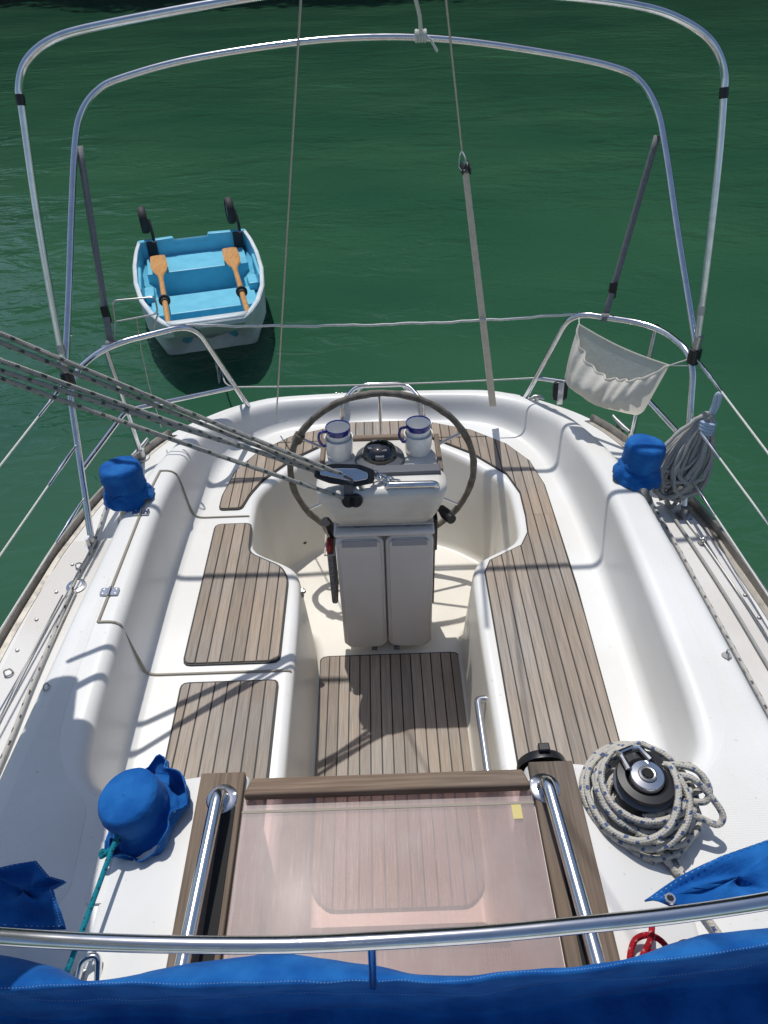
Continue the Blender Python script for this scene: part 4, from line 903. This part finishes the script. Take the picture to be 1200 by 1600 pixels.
# compass
cc = Vector((-.008, 2.175, 1.272)); cp = part('compass', ped, cc)
MB().lathe([(.092,0),(.088,.016),(.070,.026),(.066,.028)], cc, 36).build('bezel', M['grey'], cp)
MB().lathe([(.066,.022),(.064,.036),(.056,.052),(.042,.063),(.022,.069),(0,.071)], cc, 36).build('dome', mat('compass_dome', (.006,.007,.008), .04, coat=1), cp)
for a in (.3, 2.1, 3.6, 5.2): MB().box(cc+Vector((.035*math.cos(a)-.009,.035*math.sin(a)-.006,.0615)), cc+Vector((.035*math.cos(a)+.009,.035*math.sin(a)+.006,.066))).build('dial_mark', M['grey'], cp)
MB().prism([(cc.x-.016,cc.y-.060),(cc.x+.016,cc.y-.060),(cc.x+.016,cc.y-.040),(cc.x-.016,cc.y-.040)], cc.z+.040, cc.z+.056).build('lubber_plate', M['grey'], cp, bevel=.002)
# cup holders and the two mugs standing in them
for px, lab in ((531, 'left of the two white enamel mugs with blue rims, standing in its holder'), (653, 'right of the two white enamel mugs with blue rims, standing in its holder')):
    q = at(px, 700 if px < 600 else 695, z=1.29); c = Vector((q.x, 2.215 if px < 600 else 2.225, 1.271))
    MB().lathe([(0,.002),(.045,.002),(.048,.008),(.052,.076),(.0525,.083),(.0485,.083),(.046,.02),(0,.012)], c, 30).build('cup_holder', M['mug'], ped)
    g = thing('mug', c+Vector((0,0,.03)), lab, 'mug', 'enamel mugs on the pedestal')
    z0 = .035
    MB().lathe([(0,z0),(.036,z0),(.040,z0+.01),(.0425,.095),(.044,.118),(.0445,.122),(.0425,.122),(.0405,.10),(.037,z0+.012),(0,z0+.006)], c, 34).build('body', M['mug'], g)
    MB().lathe([(.0431,.104),(.0447,.106),(.0456,.124),(.0452,.1265),(.0427,.1265),(.0425,.120)], c, 34).build('blue_rim', M['mugblue'], g)
    a = math.radians(200); d = Vector((math.cos(a), math.sin(a), 0)); w = Vector((-d.y, d.x, 0))
    MB().tube(bend([c+d*.042+Vector((0,0,.116)), c+d*.070+Vector((0,0,.120)), c+d*.076+Vector((0,0,.085)), c+d*.058+Vector((0,0,.055)), c+d*.0465+Vector((0,0,.060))], .02), .0055, 9).build('handle', M['mugblue'], g)
# levers
lv = part('throttle_lever', ped, (.16,2.1,1.0))
MB().tube([(.15,2.13,1.06),(.19,2.12,1.075),(.205,2.10,1.10)], .012, 10).build('lever_arm', M['black'], lv)
MB().tube([at(690,795,Y=2.10), at(697,803,Y=2.06), at(706,812,Y=2.02)], [.016,.022,.018], 12).build('lever_knob', M['black'], lv)
MB().box((.178,2.08,.90),(.20,2.14,1.06)).build('lever_box', M['black'], lv, bevel=.005)
l2 = part('shift_lever', ped, (-.19,2.05,1.05))
MB().tube([at(520,838,Y=2.10), at(515,825,Y=2.06), at(509,815,Y=2.03)], [.017,.024,.019], 12).build('lever_knob', M['black'], l2)
MB().tube([(-.14,2.13,1.04),(-.175,2.12,1.05),at(520,838,Y=2.10)], .011, 10).build('lever_arm', M['black'], l2)
MB().box((.168,2.03,.66),(.188,2.20,1.05)).build('side_board', M['teak_dark'], ped, bevel=.003)
MB().box((.160,2.02,.50),(.178,2.16,.80)).build('lower_side_board', M['teak_dark'], ped, bevel=.003)
# grey pocket with a red item on the left of the table
pk = thing('side_pocket', (-.2,2.0,.7), 'grey mesh pocket hanging at the left side of the folded table', 'pocket')
MB().box((-.216,1.985,.72),(-.192,2.10,.985)).build('pouch', M['mesh'], pk, bevel=.008)
MB().tube([(-.224,1.985,.985),(-.224,2.10,.985),(-.190,2.10,.985),(-.190,1.985,.985)], .004, 6, closed=True).build('pouch_rim', M['bag'], pk)
tag(MB().box((-.217,1.995,.86),(-.197,2.05,1.02)).build('red_tool', M['red'], bevel=.006), 'red plastic item sticking out of the grey pocket', 'tool')
# folded cockpit table
tb = thing('folding_table', (-.01,1.98,FZ), 'pale grey cockpit table folded down in front of the pedestal', 'table')
for s in (-1,1):
    x0 = -.002+s*.003; x1 = -.002+s*.178; a, b_ = min(x0,x1), max(x0,x1)
    lf = part('leaf', tb, ((a+b_)/2, 1.97, .47))
    def oct_(d): return [(a+d,.475+.03+d*.3),(a+d+.025,.475+d),(b_-d-.025,.475+d),(b_-d,.475+.03+d*.3),(b_-d,1.09-.03),(b_-d-.025,1.09-d),(a+d+.025,1.09-d),(a+d,1.09-.03)]
    mt_ = Matrix(((1,0,0,0),(0,0,1,1.965),(0,1,0,0),(0,0,0,1)))
    MB().prism(oct_(0), 0, .030, m=mt_).build('leaf_body', M['table'], lf, bevel=.008, seg=3)
    MB().prism(oct_(.012), -.007, .002, m=mt_).build('leaf_face', M['table'], lf, bevel=.005, seg=3)
    MB().box((a+.024,1.9565,1.045),(b_-.024,1.9595,1.076)).build('leaf_highlight', M['highlight'], lf, bevel=.001)  # flat strip painted as the reflecting highlight of the top bevel
    xc = -.012+s*.045; MB().box((xc-.012,1.95,.474),(xc+.012,1.962,.487)).build('catch', M['grey'], lf, bevel=.002)
MB().box((-.165,1.996,.50),(.145,2.04,1.105)).build('centre_board', M['table'], tb, bevel=.01)
MB().box((-.182,1.955,1.094),(.178,2.05,1.116)).build('top_board', M['table'], tb, bevel=.008, seg=3)
MB().tube([(-.172,1.99,1.128),(.175,1.985,1.128)], .008, 10).build('hinge_tube', M['steel_dull'], tb)
for x in (-.10,.085): MB().box((x-.010,1.985,1.11),(x+.010,2.0,1.18)).build('bracket', M['grey'], tb, bevel=.002)

# ------------------------------------------------------------------ steering wheel
wc = Vector((-.002,2.48,.985)); WR = .385
wh_ = part('steering_wheel', ped, wc-Vector((0,0,WR))); wh_['label'] = 'large steering wheel with a worn brown leather rim'
MB().tube([wc+Vector((WR*math.cos(a),0,WR*math.sin(a)))+Vector(rng.normal(size=3))*.0006 for a in np.linspace(0,2*math.pi,110,endpoint=False)], [.0138+.0009*math.sin(k*.9) for k in range(110)], 14, closed=True).build('rim', M['rimcover'], wh_)
for k in range(6):
    a = math.pi/2+k*math.pi/3; d = Vector((math.cos(a),0,math.sin(a)))
    MB().tube([wc+d*.05, wc+d*(WR-.01)], .0065, 10).build('spoke', M['steel'], wh_)
MB().lathe([(0,-.05),(.035,-.05),(.05,-.02),(.05,.03),(.03,.045),(0,.045)], wc, 22, m=Matrix.Rotation(math.pi/2,3,'X')).build('hub', M['steel_dull'], wh_)
MB().tube([wc, (0,2.16,.985)], .02, 12).build('axle', M['steel_dull'], wh_)
for a0 in (math.radians(148),):
    for k in range(5):
        a = a0+k*.020; c = wc+Vector((WR*math.cos(a),0,WR*math.sin(a))); d = Vector((-math.sin(a),0,math.cos(a))); e = Vector((math.cos(a),0,math.sin(a)))
        MB().tube([c+(e*math.cos(q)+Vector((0,1,0))*math.sin(q))*.0185 for q in np.linspace(0,2*math.pi,14,endpoint=False)], .0042, 6, closed=True).build('rim_whipping', M['rimcover'], wh_)

# ------------------------------------------------------------------ mainsheet: lower block and its falls
bc = at(545,742,Y=1.975)
mbk = thing('mainsheet_block', bc, 'black mainsheet block with cam cleat shackled to the pedestal front', 'block')
ldir = (at(250,610,Y=1.86)-bc).normalized(); ldir = Vector((-.96,-.10,.22)).normalized(); nn = Vector((0,-.75,.66)); nn = (nn-ldir*nn.dot(ldir)).normalized()
bm_ = Matrix((ldir, nn.cross(ldir), nn)).transposed().to_4x4()
def bprism(poly, z0, z1, name, m, par=mbk, bev=.002):
    MB().prism(poly, z0, z1, m=Matrix.Translation(bc) @ bm_).build(name, m, par, bevel=bev)
for s in (-1,1): bprism(rnd([(-.085,-.022),(-.03,-.037),(.06,-.033),(.115,-.017),(.115,.017),(.06,.033),(-.03,.037),(-.085,.022)], .012), s*.018-.0025, s*.018+.0025, 'block_cheek', M['black'])
MB().lathe([(0,.014),(.034,.014),(.028,0),(.034,-.014),(0,-.014)], bc+ldir*.01, 22, m=bm_.to_3x3()).build('sheave', M['grey'], mbk)
MB().lathe([(0,.010),(.018,.010),(.015,0),(.018,-.010),(0,-.010)], bc+ldir*.07, 18, m=bm_.to_3x3()).build('sheave', M['grey'], mbk)
bprism(rnd([(-.06,-.011),(-.02,-.022),(.03,-.018),(.10,-.010),(.10,.010),(.03,.018),(-.02,.022),(-.06,.011)], .006), .0215, .0255, 'side_strap', M['steel'])
cmv = bc+Vector((-.012,-.03,-.035))
MB().prism(rnd([(-.020,-.060),(.010,-.060),(.016,.035),(-.016,.055)], .008), -.008, .008, m=Matrix.Translation(cmv+Vector((.012,0,.004))) @ Matrix.Rotation(math.radians(78),4,'X')).build('cleat_arm', M['grey'], mbk, bevel=.003)
for s in (-1,1): MB().lathe([(0,.016),(.022,.016),(.025,.004),(.022,-.008),(0,-.008)], cmv+Vector((s*.012+.020,-.012,-.040)), 16, m=Matrix.Rotation(1.25,3,'X')).build('cam_jaw', M['black'], mbk)
for i in range(6):
    c = bc-ldir*(.085+i*.013)+Vector(rng.normal(size=3))*.004; e1 = ldir if i % 2 else ldir; e2 = (nn if i % 2 else nn.cross(ldir))
    MB().tube([c+(e1*math.cos(q)*.017+e2*math.sin(q)*.013) for q in np.linspace(0,2*math.pi,12,endpoint=False)], .0035, 7, closed=True).build('shackle_link', M['steel'], mbk)
UPB = Vector((-1.06,1.60,2.07))                               # lower end of the tackle under the boom
sh = thing('mainsheet', bc, 'mainsheet tackle of several green-flecked grey ropes running up to the left', 'rope')
ends = [((0,520),(525,716)),((0,534),(512,728)),((0,562),(470,722)),((0,578),(520,748)),((0,590),(548,772))]
starts = [bc+ldir*.03+nn*.022, bc+ldir*.07+nn*.012, bc+ldir*.085-nn*.004+Vector((0,0,-.005)), bc+ldir*.05-nn*.02, bc+Vector((-.0,-.04,-.075))]
def same_shade(px, py, ref):                                # on that sight line, the point whose shadow falls with ref's
    d = FW + RT*((px-600)/FPX) - UP*((py-800)/FPX); g0 = ref.y-.42*ref.z; return Vector((0,0,CAM_Z))+d*((g0+.42*CAM_Z)/(d.y-.42*d.z))
refA = at(0,527,X=-.99); refB = at(0,578,X=-.96)
for i, (e, st_) in enumerate(zip(ends, starts)):
    q = same_shade(*e[0], refA if i < 2 else refB); far_ = st_+(q-st_)*1.09
    MB().tube(line(st_, far_, 26, .006), .0072, 9).build('fall', M['rope_sheet'], sh)
MB().tube(cr([starts[4], starts[4]+Vector((.03,.0,-.004)), starts[4]+Vector((.045,.012,.012)), bc+Vector((.03,-.015,-.02))], 6), .0062, 9).build('fall_end', M['rope_sheet'], sh)
# boom and stowed sail swung out to the left, outside the picture: its shadow lies on the left deck
bend_ = Vector((-1.08,1.74,2.13)); bfor = Vector((-.28,-2.2,2.16)); bd = (bend_-bfor).normalized(); bs_ = bd.cross(Vector((0,0,1))).normalized()
boom = thing('boom', bfor, 'sail-covered boom swung out over the left deck, casting the dark shadow there', 'boom')
MB().tube([bfor, bend_], .055, 18).build('spar', M['steel_dull'], boom)
rows_ = []
for i in range(140):
    u = i/139; p = bfor.lerp(bend_-bd*.10, u); w = .14+.03*math.sin(u*41)+.012*math.sin(u*57+1); h = .30-.10*u+.03*math.sin(u*33); k_ = .35 if i in (0,139) else 1-.22*max(0, math.sin(u*40))**8
    rows_.append([p+bs_*(w*k_*math.cos(a))*(1+.10*math.sin(4*a+u*30)+.07*math.sin(11*a+u*9)+.10*mnoise.noise(Vector((u*26, math.cos(a)*2, math.sin(a)*3))))+Vector((0,0,.12+h*.5*k_*math.sin(a)*(1+.08*math.sin(5*a+u*26)))) for a in np.linspace(0,2*math.pi,48,endpoint=False)])
MB().grid(rows_, closed=True).build('flaked_sail', M['sail'], boom)
MB().lathe([(0,.03),(.05,.02),(.055,-.03),(.03,-.06),(0,-.06)], UPB+Vector((-.02,.0,-.01)), 14).build('upper_block', M['black'], boom)
MB().tube([UPB+Vector((-.02,0,.02)), UPB+Vector((-.02,.02,.08))], .01, 8).build('boom_bail', M['steel'], boom)
MB().tube([bfor+Vector((.06,-.3,-.96)), bfor+Vector((.06,-.3,6))], .07, 18).build('mast', M['steel_dull'], boom)

# ------------------------------------------------------------------ sprayhood folded down at the bottom edge
hood = thing('sprayhood', (0,.4,1.2), 'folded blue canvas sprayhood with its steel bow along the bottom edge', 'sprayhood')
hp = [at(x, y, z=zz) for x, y, zz in ((-90,1455,1.69),(0,1463,1.70),(150,1472,1.70),(300,1476,1.70),(450,1476,1.70),(590,1470,1.70),(750,1460,1.70),(900,1446,1.70),(1050,1430,1.70),(1199,1408,1.70),(1290,1388,1.69))]
hp = [Vector((-.90,.38,1.19)), Vector((-.80,.41,1.52))]+hp+[Vector((.78,.44,1.52)), Vector((.90,.40,1.19))]
MB().tube(cr(hp, 8), .0118, 18).build('bow_tube', M['steel'], hood)
MB().tube([at(581,1478,z=1.69), at(583,1540,z=1.50)], .0065, 10).build('bow_strut', M['steel'], hood)
def hood_canvas():
    rows_ = []; NX = 170
    # ridge of the folded canvas in the photograph (x, y): lit strip above it, shaded face below
    rid = [(-300,1500),(0,1545),(140,1535),(300,1537),(480,1532),(590,1532),(760,1528),(900,1515),(1040,1500),(1200,1480),(1500,1440)]
    top = [(-300,1440),(0,1489),(90,1510),(135,1534),(160,1533),(230,1515),(330,1497),(430,1488),(520,1496),(590,1508),(650,1523),(760,1522),(900,1511),(985,1500),(1040,1472),(1100,1455),(1200,1450),(1500,1400)]
    f = lambda T, x: float(np.interp(x, [p[0] for p in T], [p[1] for p in T]))
    for i in range(NX+1):
        px = -300+1800*i/NX; ry = f(rid, px); ty = min(f(top, px), ry-1.5); wv = math.sin(px*.011)+.5*math.sin(px*.027+1)+1.4*mnoise.noise(Vector((px*.012, 3, 0)))
        zr = 1.50+.006*wv; R = at(px, ry, z=zr); T = at(px, ty, z=zr-.055-.004*wv); col = []
        col.append(T+Vector((0,.0,-.10))); col.append(T+Vector((0,.004,-.03))); col.append(T); col.append(T.lerp(R, .5)+Vector((0,0,.010))); col.append(R+Vector((0,.004,.001))); col.append(R+Vector((0,-.004,-.006)))
        for k, (dy, dz) in enumerate(((-.003,-.03),(.004,-.06),(.010,-.09),(.006,-.12),(.012,-.16),(.008,-.21),(.01,-.29))):
            col.append(R+Vector((0, dy+.004*math.sin(px*.013+k*1.3), dz)))
        zb = 1.305
        for q_ in col[6:]: q_.z = max(q_.z, zb)
        for dy in (.01, .05, .10, .18): col.append(Vector((R.x, R.y-dy, zb-.002)))
        col = [q_+mnoise.noise_vector(Vector((q_.x*7, q_.y*22, q_.z*22)))*.006+mnoise.noise_vector(Vector((q_.x*20+q_.z*15, q_.y*40, q_.z*45)))*.0028 for q_ in col]
        rows_.append(col)
    o = MB().grid(rows_).build('canvas', M['blue'], hood, solid=.003, ang=180, subsurf=1)
    for k, n_ in ((4, .0006), (8, .0006)):
        sm = MB(); line_ = cr([r[k]+Vector((0,-.0035,.001)) for r in rows_], 6)
        for i in range(0, len(line_)-2, 3): sm.tube([line_[i], line_[i].lerp(line_[i+1], .8)], n_, 4)
        sm.build('stitching', M['stitch'], hood)
hood_canvas()
def flap(pl, z, name, grom=None, dz=None):
    P = [at(x, y, z=zz) for x, y, zz in pl]; c = sum(P, Vector())/len(P)
    D = [P[i].lerp(P[(i+1) % len(P)], j/5) for i in range(len(P)) for j in range(5)]; rows_ = []
    for k in range(7):
        s = k/6; rows_.append([c.lerp(p, s)+Vector((0,0,.012*math.sin(s*5+i*.35)*(1-s*.3))) for i, p in enumerate(D)])
    fl = MB().grid(rows_, closed=True).build(name, M['blue'], hood, solid=.003, ang=180)
    sm = MB(); ring = [c.lerp(p, .93)+Vector((0,0,.006+.012*math.sin(.93*5+i*.35)*(.72))) for i, p in enumerate(D)]; rr = [ring[i].lerp(ring[(i+1) % len(ring)], j/4) for i in range(len(ring)) for j in range(4)]
    for i in range(0, len(rr)-1, 3): sm.tube([rr[i], rr[i].lerp(rr[i+1], .8)], .0007, 4)
    sm.build('stitching', M['stitch'], fl)
    if grom:
        g = at(*grom); MB().lathe([(.0055,.002),(.0065,.0045),(.010,.0045),(.0115,.001)], g+Vector((0,0,.004)), 18).build('grommet', M['steel'], fl); MB().lathe([(0,.003),(.0055,.003)], g+Vector((0,0,.004)), 12).build('grommet_hole', M['dark'], fl)
flap([(1008,1404,1.33),(1060,1373,1.34),(1125,1340,1.35),(1200,1310,1.36),(1290,1280,1.36),(1300,1400,1.36),(1200,1420,1.34),(1120,1428,1.33),(1060,1422,1.33)], 0, 'side_flap', (1046,1406,1.335))
flap([(-80,1340,1.33),(0,1358,1.33),(58,1347,1.34),(76,1368,1.34),(102,1376,1.31),(84,1392,1.33),(94,1424,1.32),(100,1450,1.30),(40,1452,1.30),(-80,1450,1.30)], 0, 'side_flap')

# ------------------------------------------------------------------ the dinghy
def dinghy():
    O = Vector((-1.255,5.12,0)); ang = math.atan2(.46,1.9); ca, sa = math.cos(ang), math.sin(ang)
    W = lambda x, y, z: O+Vector((x*ca-y*sa, x*sa+y*ca, z))
    t = thing('dinghy', W(0,1,0), 'small blue rowing dinghy with a pale rim floating astern', 'dinghy')
    ys_ = np.linspace(0,2.0,21)
    hb = lambda y: float(np.interp(y,[0,.12,.3,.6,1.0,1.4,1.75,2.0],[.27,.345,.415,.49,.535,.545,.53,.50]))
    gz = lambda y: .40+.045*(1-y/2)**2+.01*(y/2)**2
    bz = lambda y: float(np.interp(y,[0,.15,.4,.8,2.0],[.14,.03,-.06,-.09,-.04]))
    inz = lambda y: max(.07, bz(y)+.05)
    hbb = lambda y: hb(y)*float(np.interp(y,[0,.3,1,2],[.72,.78,.82,.84]))
    out_, in_ = [], []
    for y in ys_:
        h, g, b, hb_ = hb(y), gz(y), bz(y), hbb(y)
        yb = y+(.0 if y > .5 else (.5-y)*.88)
        yo = lambda f: y+(yb-y)*f
        out_.append([W(-h,y,g),W(-h*.985,yo(.3),g*.55+b*.45),W(-hb_,yo(.8),b+.06),W(-hb_*.7,yo(1),b),W(0,yo(1),b-.03),W(hb_*.7,yo(1),b),W(hb_,yo(.8),b+.06),W(h*.985,yo(.3),g*.55+b*.45),W(h,y,g)])
        iz = inz(y); hi = h-.018; hbi = hb_*.80-.03
        in_.append([W(-hi,y,g),W(-hi*.98,yo(.3),g*.55+iz*.45),W(-hbi,yo(.8),iz+.04),W(-hbi*.85,yo(1),iz),W(0,yo(1),iz),W(hbi*.85,yo(1),iz),W(hbi,yo(.8),iz+.04),W(hi*.98,yo(.3),g*.55+iz*.45),W(hi,y,g)])
    mo = MB().grid(out_); mo.add(out_[0],[list(range(9))]); mo.add(out_[-1],[list(range(8,-1,-1))]); mo.build('hull', M['dgrey'], t, ang=45)
    # inner skin with closed ends set in from bow and transom
    ii = [r for r in in_]; ii[0] = [p+(W(0,.06,0)-W(0,0,0)) for p in ii[0]]; ii[-1] = [p-(W(0,.045,0)-W(0,0,0)) for p in ii[-1]]
    mi2 = MB().grid(ii); mi2.add(ii[0],[list(range(8,-1,-1))]); mi2.add(ii[-1],[list(range(9))]); mi2.build('inner_skin', M['ling'], t, ang=45)
    # gunwale
    gl = [W(-hb(y)+.012,y,gz(y)+.004) for y in ys_[::-1]]+[W(x,-.0,gz(0)+.004) for x in (-.18,0,.18)]+[W(hb(y)-.012,y,gz(y)+.004) for y in ys_]
    rg = []
    for i, p in enumerate(gl):
        a = gl[max(0,i-1)]; b_ = gl[min(len(gl)-1,i+1)]; d = (b_-a).normalized(); n_ = Vector((d.y,-d.x,0)).normalized()
        rg.append([p-n_*.016,p-n_*.014+Vector((0,0,.010)),p+n_*.012+Vector((0,0,.011)),p+n_*.020+Vector((0,0,.002)),p+n_*.016+Vector((0,0,-.03))])
    MB().grid(rg).build('gunwale', M['dwhite'], t)
    bow = [[W(x,-.005+.0,gz(0)+.012), W(x*1.15,.075,gz(.07)+.012)] for x in np.linspace(-.265,.265,9)]
    MB().grid(bow).build('bow_cap', M['dwhite'], t, solid=.012)
    # transom board with a lower middle, in two thicknesses
    tz = gz(2.0); pr = [(-.49,.05),(.49,.05),(.495,tz+.02),(.15,tz+.03),(.13,tz-.025),(-.16,tz-.025),(-.18,tz+.03),(-.495,tz+.02)]
    MX = lambda x, z, y: W(x, y, z)
    tb_ = MB(); v = [MX(x,z,1.95) for x, z in pr]+[MX(x,z,2.01) for x, z in pr]; n = len(pr)
    tb_.add(v,[list(range(n)),list(range(2*n-1,n-1,-1))]+[[i,n+i,n+(i+1)%n,(i+1)%n] for i in range(n)]); tb_.build('transom', M['ling'], t, bevel=.008)
    def wbox(x0,x1,y0,y1,z0,z1,name,m=M['ling'],bev=.012):
        v = [W(x0,y0,z0),W(x1,y0,z0),W(x1,y1,z0),W(x0,y1,z0),W(x0,y0,z1),W(x1,y0,z1),W(x1,y1,z1),W(x0,y1,z1)]
        MB().add(v,[[0,3,2,1],[4,5,6,7],[0,1,5,4],[1,2,6,5],[2,3,7,6],[3,0,4,7]]).build(name,m,t,bevel=bev,seg=3)
    wbox(-.455,.455,1.52,1.955,.06,.285,'stern_seat')
    wbox(-.44,.44,.70,1.08,.05,.245,'centre_seat')
    wbox(-.27,.27,.36,.48,.20,.29,'bow_locker')
    wbox(-.485,-.40,1.0,1.2,.22,.30,'rowlock_block'); wbox(.40,.485,1.0,1.2,.22,.30,'rowlock_block')
    for s in (-1,1): wbox(s*.50-.015,s*.50+.015,.92,1.42,.26,.40,'side_stringer')
    MB().tube([W(0,.02,.12),W(0,-.02,.10),W(0,-.03,.06),W(0,.0,.05)],.009,8).build('bow_eye',M['steel_dull'],t)
    # launching wheels hinged up over the transom
    for x in (-.40,.40):
        w = part('launching_wheel', t, W(x,2.0,.5))
        wc_ = W(x-.01,2.07,.59); axd = (W(1,.04,0)-W(0,0,0)).normalized(); mm = align(axd)
        MB().lathe([(.076,.032),(.106,.035),(.117,.024),(.120,0),(.117,-.024),(.106,-.035),(.076,-.032)], wc_, 30, m=mm).build('tyre', M['tyre'], w)
        MB().lathe([(0,.022),(.03,.028),(.076,.026),(.076,-.026),(.03,-.028),(0,-.022)], wc_, 24, m=mm).build('rim', M['wheelrim'], w)
        for q in (.046,): MB().tube([wc_+axd*q, W(x+.02,1.97,.48)+axd*q*.6, W(x+.02,1.93,.24)+axd*q*.5], .014, 8).build('bracket_arm', M['tyre'], w)
        c = W(x+.02,1.935,.30); MB().box(c-Vector((.045,.015,.10)), c+Vector((.045,.015,.13))).build('bracket_plate', M['tyre'], w, bevel=.005)
    # oars lying fore and aft on the seats
    def oar(a, b, lab):
        a = Vector(a); b = Vector(b); d = (b-a).normalized(); s = d.cross(Vector((0,0,1))).normalized(); u = s.cross(d)
        o = thing('oar', a, lab, 'oar', 'wooden oars in the dinghy'); L = (b-a).length
        prof = [(0,.017,.017),(.06*L,.021,.021),(.35*L,.0225,.0225),(.60*L,.021,.021),(.66*L,.026,.018),(.74*L,.058,.013),(.82*L,.075,.010),(.93*L,.072,.008),(1.0*L,.066,.007)]
        pr2 = []
        for p, q in zip(prof[:-1],prof[1:]): pr2 += [tuple(p[k]+(q[k]-p[k])*j/4 for k in range(3)) for j in range(4)]
        pr2.append(prof[-1]); rows_ = [[a+d*l+s*(w*math.cos(q))+u*(h*math.sin(q)) for q in np.linspace(0,2*math.pi,16,endpoint=False)] for l,w,h in pr2]
        m2 = MB().grid(rows_,closed=True); m2.add(rows_[0],[list(range(15,-1,-1))]); m2.add(rows_[-1],[list(range(16))]); m2.build('shaft_and_blade', M['oar'], o)
        c = a+d*.30*L
        MB().lathe([(.022,-.05),(.030,-.05),(.031,-.012),(.046,-.010),(.047,.010),(.031,.012),(.030,.05),(.022,.05)], c, 20, m=align(d)).build('collar', M['tyre'], o)
        return o
    oar(at(263,506,z=.43), at(246,400,z=.36), 'left wooden oar lying in the blue dinghy')
    oar(at(388,492,z=.44), at(358,388,z=.355), 'right wooden oar lying in the blue dinghy')
    e = W(0,-.03,.07)
    cord('painter_line', cr([e, e+Vector((.02,-.10,-.06)), at(345,575,z=.03), at(352,598,z=.12), at(372,608,z=.55), PL['m1']+Vector((0,.02,-.01))], 7), .006, 'rope_grey', 'dark painter line from the dinghy bow to the stern rail', 'rope')
dinghy()
